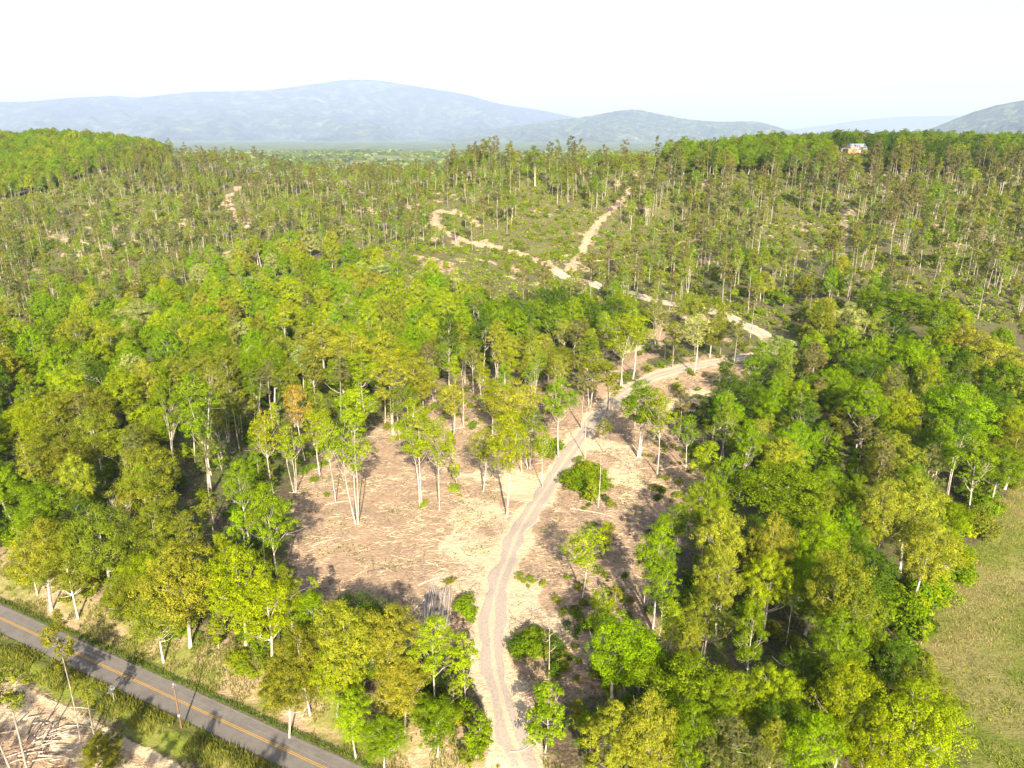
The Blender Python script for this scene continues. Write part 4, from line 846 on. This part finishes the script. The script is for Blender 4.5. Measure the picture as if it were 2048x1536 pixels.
# dead trees and snags: one mesh each
def dead(px, top, base, form, label, w=None, m=None):
    p = pick(px, base); v = (top-768)/FPX; H = CH-p[1]*(SP+v*CP)/(CP-v*SP)-p[2]; f = FORMS['dead_tree'][form]; s = H/f.H
    me = f.mesh
    if m: me = f.mesh.copy(); me.materials.clear(); me.materials.append(m)
    o = mesh_obj('dead_tree', me, loc=(p[0], p[1], H1(p[0], p[1]))); sw = (w*p[3]/FPX/2/f.R) if w else s; o.scale = (sw, sw, s); o.rotation_euler = (0, 0, px)
    tag(o, label, 'dead tree', 'leafless dead trees')
dead(265, 1005, 1165, 0, 'leafless spreading grey tree above the roadside oaks', 70)
dead(926, 740, 855, 2, 'leafless stub-topped trunk at the upper edge of the clearing')
dead(1196, 895, 1015, 2, 'bare pole-like snag right of the track beside the bushes')
dead(1170, 805, 916, 2, 'bare snag close right of the track above the bushes')
dead(925, 1158, 1212, 2, 'short black charred snag beside the log stack', m=CHAR)
dead(1098, 1240, 1355, 1, 'twiggy brown dead sapling right of the track', 44)
dead(860, 690, 800, 1, 'leafless pale forked tree above the upper clearing', 40)
dead(75, 1085, 1190, 1, 'bare grey-branched tree at the far left of the roadside wood', 50)
dead(1858, 745, 850, 1, 'leafless pinkish tree in the right wood beside the vivid oak', 46)
dead(1570, 1190, 1300, 1, 'bare pale forked stem among the right-hand trees', 30)
dead(1515, 438, 520, 1, 'crooked white dead tree on the slope right of the trail', 26)
dead(1345, 1010, 1060, 2, 'short broken snag in the shaded clearing')

# ------------------------------------------------------------------ logs, slash and brush
def log_obj(name, p0, p1, r0, label, cat='log', group=None, m=None, r1=None, bend=0.04):
    a = np.array([p0[0], p0[1], H1(p0[0], p0[1])+r0*0.8+(p0[2] if len(p0) > 2 else 0)]); b = np.array([p1[0], p1[1], H1(p1[0], p1[1])+r0*0.8+(p1[2] if len(p1) > 2 else 0)])
    c = (a+b)/2; L = np.linalg.norm(b-a); pts = [a+(b-a)*t+np.array([-(b-a)[1], (b-a)[0], 0])*bend*math.sin(math.pi*t)-c for t in np.linspace(0, 1, 6)]
    mb = MB(); mb.tube(pts, np.linspace(r0, r1 or r0*0.6, 6), 6); o = mb.obj(name, [m or DEADW], loc=c, smooth=False); return tag(o, label, cat, group)
def pl(px, py): q = pick(px, py); return (q[0], q[1])
log_obj('fallen_log', pl(1020, 1504), pl(1062, 1490), 0.10, 'thin pale curved pole lying across the track at the bottom', bend=-0.15, group='fallen poles')
for i, (a, b_, r, lb) in enumerate([((836, 1172), (881, 1155), .17, 'pale log lying just above the log stack'), ((822, 1228), (858, 1194), .20, 'thick white log leaning at the left of the log stack'),
        ((1140, 1018), (1230, 1035), .13, 'long pale pole on the ground right of the track bushes'), ((735, 1148), (770, 1141), .3, 'short dark log in the shaded lower clearing'), ((1140, 1300), (1215, 1296), .13, 'pale pole in the brush below the right clearing'),
        ((1010, 1180), (1100, 1240), .14, 'pale pole along the washed bank right of the track'), ((900, 860), (960, 852), .14, 'log lying at the back of the left clearing'), ((650, 1010), (700, 1002), .1, 'thin pole beside the three-stemmed tree'),
        ((1320, 940), (1392, 930), .13, 'fallen pole right of the slender lime tree'), ((1290, 860), (1345, 905), .14, 'dark slanting pole right of the splayed-stem tree'), ((785, 940), (800, 940), .2, 'short dark stub in the left clearing'),
        ((620, 1095), (680, 1075), .1, 'thin pole at the shaded left edge of the clearing'), ((958, 1305), (905, 1330), .11, 'thin pole left of the lower track')]):
    log_obj('fallen_log', pl(*a), pl(*b_), r, lb, group='fallen poles', m=TWIG if 'dark' in lb else None)
# log stack: 30-odd poles side by side, seen end-on from the track side
st0 = pl(868, 1262); st1 = pl(878, 1180); sd = np.array(st1)-np.array(st0); SL = np.linalg.norm(sd); sd /= SL; sn_ = np.array([sd[1], -sd[0]])
k = 0; rl = random.Random(3); SW = 4.6
for row in range(3):
    for j in range(16-row*2):
        off = (j+0.5*(row % 2))*SW/16-SW/2+row*0.28+rl.uniform(-.05, .05); L = SL*rl.uniform(0.82, 1.08); s = rl.uniform(-0.2, 0.5); sk = rl.uniform(-.35, .35)
        a = np.array(st0)+sn_*(off+0.2)+sd*s; b_ = a+sd*L+sn_*sk; r = rl.uniform(0.09, 0.17)
        side = 'left' if off < -0.9 else 'right' if off > 0.9 else 'middle'
        log_obj('stacked_log', (a[0], a[1], row*0.26), (b_[0], b_[1], row*0.26+0.1), r, '%s pole in the %s of the log stack beside the track' % (('bottom-layer', 'second-layer', 'top-layer')[row], side), 'log',
                'poles in the %s of the log stack, %s' % (side, ('bottom layer', 'second layer', 'top layer')[row]), m=rl.choice([DEADW, PBARK, DEADW]), bend=rl.uniform(-.03, .03)); k += 1
for q, (a, b_) in enumerate([((830, 1258), (868, 1190)), ((842, 1262), (872, 1200)), ((850, 1250), (862, 1188)), ((836, 1240), (862, 1210))]):
    log_obj('fallen_log', pl(*a), pl(*b_), 0.12, 'slanting pole %s at the left side of the log stack' % ('farthest left', 'lying outermost right', 'nearly upright', 'lying lowest')[q], group='poles beside the log stack')
# brush pile, lower left corner
rl = random.Random(8)
dirs = ['pointing to the road', 'lying crosswise', 'half buried', 'sticking out', 'at the near edge', 'at the far edge']
for i in range(44):
    a = np.array(pl(rl.uniform(-20, 130), rl.uniform(1440, 1535))); ang = rl.choice([0.2, 0.35, 1.9, 1.6, 0.1])+rl.uniform(-.25, .25); L = rl.uniform(1.8, 5.0)
    b_ = a+np.array([math.cos(ang), math.sin(ang)])*L
    log_obj('brush_pole', (a[0], a[1], rl.uniform(0, .7)), (b_[0], b_[1], rl.uniform(0, .9)), rl.uniform(0.05, 0.13), 'bare cut pole in the brush pile at the lower left corner', 'log', 'poles in the corner brush pile', m=rl.choice([DEADW, DEADW, TWIG]))
for a, b_, lb in [((140, 1415), (197, 1422), 'pale crooked pole between the pines and the verge'), ((225, 1482), (255, 1490), 'short pale pole in the dusty strip below the verge'), ((60, 1392), (28, 1412), 'pole at the upper edge of the lower clearing')]:
    log_obj('fallen_log', pl(*a), pl(*b_), 0.07, lb, group='fallen poles')
# slash: countless sticks over both clearings
def sticks(name, X, Y, label, lmin, lmax, r, m, lift=0.05):
    n = len(X); Z = height(X, Y); ang = rng.normal(0.15, 0.75, n)+(rng.random(n) < .25)*rng.uniform(0, 3, n); L = lmin+(lmax-lmin)*rng.random(n)**2.5; tl = rng.normal(0, 0.08, n); rr = r*rng.uniform(.5, 1.4, n)
    d = np.stack([np.cos(ang)*np.cos(tl), np.sin(ang)*np.cos(tl), np.sin(tl)], 1); nn = np.stack([-np.sin(ang), np.cos(ang), np.zeros(n)], 1); C = np.stack([X, Y, Z+lift+rng.random(n)*0.15], 1); up = np.array([0, 0, 1.0])
    V = np.empty((n, 6, 3))
    for k, s in ((0, -1), (3, 1)):
        e = C+d*(s*L/2)[:, None]; q = rr*(1 if k == 0 else 0.5); V[:, k] = e+nn*q[:, None]; V[:, k+1] = e-nn*q[:, None]; V[:, k+2] = e+up*(q*1.3)[:, None]
    i = np.arange(n)[:, None]*6; F = np.concatenate([i+np.array([[0, 3, 5, 2]]), i+np.array([[2, 5, 4, 1]]), i+np.array([[1, 4, 3, 0]])])
    o = mesh_obj(name, np_mesh(name, V.reshape(-1, 3), F, [m])); tag(o, label, 'debris', kind='stuff')
def area_pts(P_, n, thr=0.42, sc_=6):
    lo = P_.min(0); hi = P_.max(0); lo = np.maximum(lo, [-330, 20]); hi = np.minimum(hi, [330, 420]); X = rng.uniform(lo[0], hi[0], n); Y = rng.uniform(lo[1], hi[1], n)
    m = inside(P_, X, Y) & (fbm(X/sc_, Y/sc_, 3, 4) > thr) & off_roads(X, Y, -2.6); return X[m], Y[m]
STK = leaf_mat('bleached_sticks', 'object', 0.0)
sticks('slash_debris', *area_pts(CLEAR_A, 30000), 'pale sticks and logging slash strewn across the brown clearing', 0.4, 3.2, 0.035, STK)
bpy.data.objects['slash_debris'].color = (0.50, 0.38, 0.27, 1)
sticks('dark_slash', *area_pts(CLEAR_A, 90000, 0.52, 7), 'dark brushy twigs matted on the clearing floor', 0.3, 2.2, 0.04, TWIG)
bpy.data.objects['dark_slash'].name = 'twig_debris'
X, Y = area_pts(LOW_CLEAR, 60000, 0.3); m_ = np.hypot(X, Y) < 150; sticks('corner_slash', X[m_][:6000], Y[m_][:6000], 'sticks strewn over the cleared strip below the road', 0.3, 2.2, 0.03, STK)
bpy.data.objects['corner_slash'].color = (0.40, 0.30, 0.20, 1)
hx = rng.uniform(-520, 520, 60000); hy = rng.uniform(330, 640, 60000); cvh = cover(hx, hy)[:, 0]; m_ = (cvh > 0.35) & ~inside(WOOD_L, hx, hy) & ~inside(WOOD_R, hx, hy)
sticks('hill_slash', hx[m_][:16000], hy[m_][:16000], 'pale logging slash lying on the distant logged slopes', 1.0, 6.0, 0.10, STK); bpy.data.objects['hill_slash'].color = (0.46, 0.37, 0.28, 1)
# grass blades and weeds
def blades(name, X, Y, hmin, hmax, w, color, label, cat='grass', spread=0.35):
    n = len(X); Z = height(X, Y); ang = rng.uniform(0, 6.28, n); h = rng.uniform(hmin, hmax, n); d = np.stack([np.cos(ang), np.sin(ang), np.zeros(n)], 1); e = rng.uniform(0, 6.28, n)
    tip = np.stack([np.cos(e)*spread*h, np.sin(e)*spread*h, h], 1); C = np.stack([X, Y, Z-0.03], 1); ww = (w*rng.uniform(.6, 1.4, n))[:, None]
    V = np.stack([C-d*ww, C+d*ww, C+d*ww*0.35+tip, C-d*ww*0.35+tip], 1).reshape(-1, 3); F = np.arange(4*n).reshape(-1, 4)
    o = mesh_obj(name, np_mesh(name, V, F, [LEAF])); o.color = (*color, 1); tag(o, label, cat, kind='stuff'); return o
def verge_pts(n, d0, d1, t0=-40, t1=110, thr=None, s=3.0):
    t = rng.uniform(t0, t1, n); d = rng.uniform(d0, d1, n); o = d-np.sign(d)*1.0; X = RA[0]+rdir[0]*t+rnor[0]*o; Y = RA[1]+rdir[1]*t+rnor[1]*o
    m = (fbm(X/s, Y/s, 3, 12) > (thr or 0)) & (seg_dist(TRACK[::3], X, Y) > 2.6); X, Y = X[m], Y[m]
    return X, Y
blades('verge_grass', *verge_pts(26000, -7.9, -3.6, thr=0.42), 0.2, 0.8, 0.05, (0.15, 0.16, 0.025), 'tall green weeds on the near verge of the road')
blades('bank_grass', *verge_pts(60000, 3.7, 13, thr=0.47), 0.15, 0.5, 0.05, (0.14, 0.15, 0.03), 'patchy yellow-green grass on the orange bank above the road')
blades('ditch_grass', *verge_pts(12000, 3.5, 4.5), 0.1, 0.35, 0.05, (0.07, 0.12, 0.02), 'strip of short green grass along the far road edge')
blades('strip_grass', *verge_pts(16000, -15, -8.5, thr=0.60), 0.1, 0.45, 0.05, (0.11, 0.14, 0.03), 'green weed patches in the dusty strip below the verge')
fx = rng.uniform(60, 200, 260000); fy = rng.uniform(45, 230, 260000); m_ = inside(FIELD, fx, fy) & (fbm(fx/3, fy/3, 3, 8) > 0.36); fx, fy = fx[m_], fy[m_]; gn = fbm(fx/20, fy/20, 3, 44) > 0.5
blades('field_grass', fx[gn], fy[gn], 0.12, 0.4, 0.06, (0.17, 0.19, 0.020), 'bright green grass tufts of the field at right'); blades('dry_field_grass', fx[~gn], fy[~gn], 0.12, 0.45, 0.05, (0.25, 0.205, 0.08), 'dry straw-coloured grass of the field at right')
# leafy groundcover in woods and on slopes
def groundcover(name, X, Y, size, color, label, hmax):
    Z = height(X, Y); n = len(X); C = np.stack([X, Y, Z+rng.random(n)*hmax], 1); V, F = leaf_quads(C, rng.normal(size=(n, 3))*0.6+np.array([0, -0.3, 1]), size, 0.8)
    o = mesh_obj(name, np_mesh(name, V, F, [LEAF])); o.color = (*color, 1); tag(o, label, 'ground cover', kind='stuff')
hx = rng.uniform(-620, 620, 330000); hy = rng.uniform(290, 700, 330000); pxx, pyy, _ = proj(hx, hy, height(hx, hy)); gn = fbm(hx/9, hy/9, 4, 71)
m_ = (pyy < 660) & (pxx > -40) & (pxx < 2090) & (gn > 0.43) & ~inside(WOOD_L, hx, hy) & ~inside(WOOD_R, hx, hy) & off_roads(hx, hy, -1.5); hx, hy = hx[m_], hy[m_]
groundcover('slope_cover', hx, hy, 0.9, (0.19, 0.22, 0.025), 'low yellow-green regrowth over the logged slopes', 0.8)
hx = rng.uniform(-330, 330, 420000); hy = rng.uniform(50, 380, 420000); gn = fbm(hx/6, hy/6, 4, 72); m_ = (gn > 0.52) & (inside(WOOD_L, hx, hy) | inside(WOOD_R, hx, hy)) & off_roads(hx, hy, -1.5); hx, hy = hx[m_], hy[m_]
groundcover('forest_floor_cover', hx, hy, 0.45, (0.06, 0.10, 0.02), 'green leafy growth on the forest floor under the trees', 0.7)
hx = rng.uniform(-80, 130, 120000); hy = rng.uniform(70, 290, 120000); gn = fbm(hx/5, hy/5, 4, 73); m_ = (((gn > 0.60) & inside(CLEAR_A, hx, hy)) | ((gn > 0.46) & (inside(INNER, hx, hy) | inside(MIDT, hx, hy)))) & off_roads(hx, hy, -1.8); hx, hy = hx[m_], hy[m_]
groundcover('clearing_weeds', hx, hy, 0.3, (0.11, 0.15, 0.025), 'scattered green weeds on the clearing floor', 0.5)

# ------------------------------------------------------------------ roadside furniture
METAL = speckle('galvanised_metal', (0.30, 0.30, 0.29), (0.46, 0.46, 0.45), 4, 0.5, 0); POLEW = speckle('treated_pole', (0.11, 0.065, 0.045), (0.20, 0.12, 0.085), 3, stretch=(1, 1, .2)); WIRE = speckle('wire', (0.16, 0.15, 0.15), (0.25, 0.24, 0.24), 1, 0.4, 0)
YSIGN = speckle('sign_yellow', (0.6, 0.38, 0.02), (0.65, 0.42, 0.03), 2, 0.5, 0)
p = pick(363, 1456); UPB = np.array([p[0], p[1], H1(p[0], p[1])]); v = (1369-768)/FPX; UH = CH-p[1]*(SP+v*CP)/(CP-v*SP)-UPB[2]
up = empty('utility_pole', UPB); tag(up, 'slim brown wooden utility pole in the weeds on the near road verge', 'utility pole')
mb = MB(); mb.tube([(0, 0, -0.4), (0, 0, UH*0.5), (0, 0, UH)], [0.13, 0.11, 0.085], 6); mb.obj('post', [POLEW], up)
mb = MB(); mb.box((0, 0, UH+0.06), (0.20, 0.2, 0.12)); mb.obj('cap', [METAL], up)
for sgn in (0.25, -0.25):
    mb = MB(); mb.tube([(sgn*rnor[0]*0.2, sgn*rnor[1]*0.2, UH-0.35), (sgn*rnor[0], sgn*rnor[1], UH-0.3), (sgn*rnor[0], sgn*rnor[1], UH-0.12)], [0.03, 0.035, 0.05], 6); mb.obj('insulator', [METAL], up)
mb = MB(); mb.box((0, 0, 2.2), (0.27, 0.27, 0.35)); mb.obj('marker_band', [METAL], up)
for q, (sgn, lb) in enumerate([(0.25, 'pale overhead wire on the wood side of the utility pole'), (-0.25, 'pale overhead wire on the verge side of the utility pole')]):
    mb = MB(); c0 = UPB+np.array([rnor[0]*sgn*1.6, rnor[1]*sgn*1.6, UH-0.1-q*0.35]); pts = []
    for t in np.linspace(-52, 60, 40): s = 0.0009*((abs(t))*(60-abs(t)))*0.5; pts.append(np.array([rdir[0]*t, rdir[1]*t, -s]))
    mb.tube(pts, [0.007]*40, 4, cap=False); o = mb.obj('overhead_wire', [WIRE], loc=c0); tag(o, lb, 'wire', 'overhead wires along the road')
p = pick(229, 1404); SB = np.array([p[0], p[1], H1(p[0], p[1])]); sg = empty('road_sign', SB); tag(sg, 'diamond-shaped road sign seen from its grey back on the near verge', 'road sign')
fa = math.atan2(rdir[1], rdir[0])                   # faces along the road
mb = MB(); mb.tube([(0, 0, -0.3), (0, 0, 2.6)], [0.035, 0.035], 6); mb.obj('post', [METAL], sg)
def diamond(s, off, th):
    n = np.array([math.cos(fa+0.15), math.sin(fa+0.15), 0]); a = np.array([-n[1], n[0], 0]); zc = np.array([0, 0, 2.15]); b = np.array([0, 0, 1.0]); P4 = [zc+a*s, zc+b*s, zc-a*s, zc-b*s]
    V = [q+n*off for q in P4]+[q+n*(off+th) for q in P4]; m = MB(); m.add(V, [(0, 1, 2, 3), (7, 6, 5, 4), (0, 4, 5, 1), (1, 5, 6, 2), (2, 6, 7, 3), (3, 7, 4, 0)]); return m
diamond(0.74, -0.06, 0.012).obj('sign_back', [METAL], sg); diamond(0.72, -0.069, 0.007).obj('sign_face', [YSIGN], sg)

# ------------------------------------------------------------------ hilltop house, outbuilding, tank
BRICK = speckle('brick', (0.30, 0.145, 0.085), (0.36, 0.19, 0.125), 1.5, bs=0); ROOF = speckle('white_metal_roof', (0.17, 0.20, 0.25), (0.21, 0.24, 0.29), 0.6, 0.4, 0); GLASS = speckle('window_glass', (0.05, 0.06, 0.07), (0.1, 0.11, 0.13), 1, 0.15, 0); TRIM = speckle('white_trim', (0.6, 0.58, 0.55), (0.7, 0.68, 0.65), 1, 0.6, 0)
hz = H1(HOUSE[0], HOUSE[1]); h = empty('brick_house', (HOUSE[0], HOUSE[1]+3, hz), R(6)); tag(h, 'orange brick hilltop house with white metal roof and a dormer', 'house')
Lh, Dh, Wh, Rh = 16.0, 9.0, 3.2, 3.9
def gable_roof(cx, cy, L, D, z0, rise, rot, over=0.5, th=0.16):     # two sloped slabs, ridge along the local x axis
    m = MB(); c_, s_ = math.cos(rot), math.sin(rot)
    for sy in (-1, 1):
        V = [(-L/2-over, sy*(D/2+over), z0-rise*over/(D/2)), (L/2+over, sy*(D/2+over), z0-rise*over/(D/2)), (L/2+over, 0, z0+rise+.05), (-L/2-over, 0, z0+rise+.05)]; V += [(a, b, c+th) for a, b, c in V]
        m.add([(cx+a*c_-b*s_, cy+a*s_+b*c_, c) for a, b, c in V], [(0, 1, 2, 3), (4, 7, 6, 5), (0, 4, 5, 1), (2, 6, 7, 3), (1, 5, 6, 2), (0, 3, 7, 4)])
    return m
def gable_wall(cx, cy, L, D, z0, rise, rot):
    m = MB(); c_, s_ = math.cos(rot), math.sin(rot)
    V = [(x, y, z) for x in (-L/2, L/2) for y, z in ((-D/2, -1.6), (D/2, -1.6), (D/2, z0), (0.02, z0+rise), (-0.02, z0+rise), (-D/2, z0))]
    m.add([(cx+a*c_-b*s_, cy+a*s_+b*c_, c) for a, b, c in V], [(0, 1, 2, 5), (5, 2, 3, 4), (6, 11, 8, 7), (11, 10, 9, 8), (0, 5, 11, 6), (1, 7, 8, 2)]); return m
gable_wall(1.0, 0, Lh, Dh, Wh, Rh, 0).obj('wall', [BRICK], h); gable_roof(1.0, 0, Lh, Dh, Wh, Rh, 0).obj('roof', [ROOF], h)
gable_wall(-5.2, -2.4, 7.5, 6.6, Wh, 3.3, math.pi/2).obj('front_wing', [BRICK], h); gable_roof(-5.2, -2.2, 7.5, 6.6, Wh, 3.3, math.pi/2, 0.3).obj('wing_roof', [ROOF], h)
dm = MB(); dm.box((1.6, -Dh/2+2.3, Wh+1.9), (4.2, 2.6, 1.7)); d_o = dm.obj('dormer', [BRICK], h); q = MB()
V = [(-0.8, -Dh/2+.7, Wh+2.7), (4.0, -Dh/2+.7, Wh+2.7), (4.0, -.3, Wh+3.8), (-0.8, -.3, Wh+3.8)]; V += [(a, b, c+.14) for a, b, c in V]
q.add(V, [(0, 1, 2, 3), (4, 7, 6, 5), (0, 4, 5, 1), (2, 6, 7, 3), (1, 5, 6, 2), (0, 3, 7, 4)]); q.obj('dormer_roof', [ROOF], d_o)
for wx, wy, wz in ((-6.3, -6.15, 1.7), (-4.0, -6.15, 1.7), (-5.2, -6.15, 4.3), (0.8, -Dh/2, 1.7), (5.2, -Dh/2, 1.7), (7.4, -Dh/2, 1.7)):
    mb = MB(); mb.box((wx, wy-.03, wz), (1.2, .12, 1.3)); f_ = mb.obj('window', [TRIM], h); mb = MB(); mb.box((wx, wy-.1, wz), (.95, .04, 1.05)); mb.obj('pane', [GLASS], f_)
for wx in (0.7, 2.5): mb = MB(); mb.box((wx, -Dh/2+.97, Wh+1.95), (1.1, .08, .9)); mb.obj('window', [GLASS], d_o)
mb = MB(); mb.box((3.0, -Dh/2-.04, 1.05), (1.0, .1, 2.1)); mb.obj('door', [TRIM], h)
p = pick(1756, 303)
if p is not None:
    o_ = empty('shed', (p[0], p[1]+2, H1(p[0], p[1]+2))); tag(o_, 'small white outbuilding under the trees right of the brick house', 'shed')
    mb = MB(); mb.box((0, 0, 1.0), (5, 3, 2.4)); mb.obj('wall', [TRIM], o_); mb = MB(); mb.box((0, 0, 2.3), (5.4, 3.4, .2)); mb.obj('roof', [ROOF], o_)
tp = unproj(2052, 300, 590); tz = H1(tp[0], tp[1]); DRK = speckle('dark_steel', (0.035, 0.035, 0.035), (0.07, 0.065, 0.06), 1.2, 0.5, 0, stretch=(1, 1, .2))
tk = empty('storage_tank', (tp[0]+3, tp[1], tz)); tag(tk, 'dark round storage tank with a shallow white conical roof at the right edge', 'storage tank')
tkh = max(4.0, unproj(2052, 290, 590)[2]-tz); TR = 10.0; n_ = 32; ang = np.arange(n_)*2*math.pi/n_
def ringm(r0, z0, r1, z1): V = np.vstack([np.stack([np.cos(ang)*r0, np.sin(ang)*r0, np.full(n_, z0)], 1), np.stack([np.cos(ang)*r1, np.sin(ang)*r1, np.full(n_, z1)], 1)]); return V, [(i, (i+1) % n_, n_+(i+1) % n_, n_+i) for i in range(n_)]
mb = MB(); mb.add(*ringm(TR, -3, TR, tkh)); mb.obj('shell', [DRK], tk); mb = MB(); mb.add(*ringm(TR+.3, tkh, 0.05, tkh+3.0)); mb.add(*ringm(TR+.3, tkh-.15, TR+.3, tkh)); mb.obj('roof', [ROOF], tk); mb = MB()
for z_ in (tkh*.35, tkh*.7): mb.add(*ringm(TR+.06, z_, TR+.06, z_+.12))
mb.obj('hoop', [METAL], tk)
# near-black patch laid over the ground, with boards, at the right edge
bp = pick(2045, 915); n_ = 40; ang = np.arange(n_)*2*math.pi/n_; rad = 6.5*(0.8+0.35*fbm(np.cos(ang)*2+5, np.sin(ang)*2+5, 2, 9)); V = [(bp[0]+1.5, bp[1], H1(bp[0]+1.5, bp[1])+.1)]
for fr in (0.5, 1.0):
    for a, r in zip(ang, rad): x = bp[0]+1.5+math.cos(a)*r*fr*1.2; y = bp[1]+math.sin(a)*r*fr*1.5; V.append((x, y, H1(x, y)+(.08 if fr < 1 else .03)))
F = [(1+i, 1+(i+1) % n_, 1+n_+(i+1) % n_, 1+n_+i) for i in range(n_)]; F += [(0, 1+i, 1+(i+1) % n_, 1+(i+2) % n_) for i in range(0, n_, 2)]
tag(mesh_obj('burnt_ground', np_mesh('burnt_ground', V, [f[::-1] for f in F], [speckle('ash', (0.008, 0.01, 0.009), (0.03, 0.032, 0.028), 1.5)])), kind='structure')
for q, (a, b_, lb) in enumerate([((2031, 922), (2037, 918), 'upper slanting pale board on the burnt patch'), ((2036, 922), (2038, 931), 'short upright-lying board on the burnt patch'), ((2040, 931), (2047, 924), 'right pale board on the burnt patch'), ((2035, 931), (2045, 934), 'lowest pale board on the burnt patch')]):
    a = pl(*a); b_ = pl(*b_); c = ((a[0]+b_[0])/2, (a[1]+b_[1])/2); mb = MB(); mb.box((0, 0, 0), (math.dist(a, b_), .22, .06), math.atan2(b_[1]-a[1], b_[0]-a[0])); o = mb.obj('board', [DEADW], loc=(c[0], c[1], H1(*c)+.18)); tag(o, lb, 'board', 'boards on the burnt patch')
# haze: the air itself
hb = MB(); hb.box((0, 19500, 1090), (76000, 48000, 2300)); hm = bpy.data.materials.new('haze'); hm.use_nodes = True; t = hm.node_tree; t.nodes.remove(t.nodes['Principled BSDF'])
pv = t.nodes.new('ShaderNodeVolumePrincipled'); pv.inputs['Color'].default_value = (0.56, 0.70, 1.0, 1); pv.inputs['Density'].default_value = HAZE_DENSITY; pv.inputs['Anisotropy'].default_value = 0.0
t.links.new(pv.outputs[0], t.nodes['Material Output'].inputs['Volume']); hz_o = hb.obj('haze', [hm]); tag(hz_o, 'pale blue haze filling the air over the valley', 'haze', kind='stuff')
print('ITEMS', len(ITEMS), {k: len(v) for k, v in by_kind.items()}, 'solo', len(solo), 'house', HOUSE, 'road w', road_s(*flat(350, 1390)), 'UH', UH)
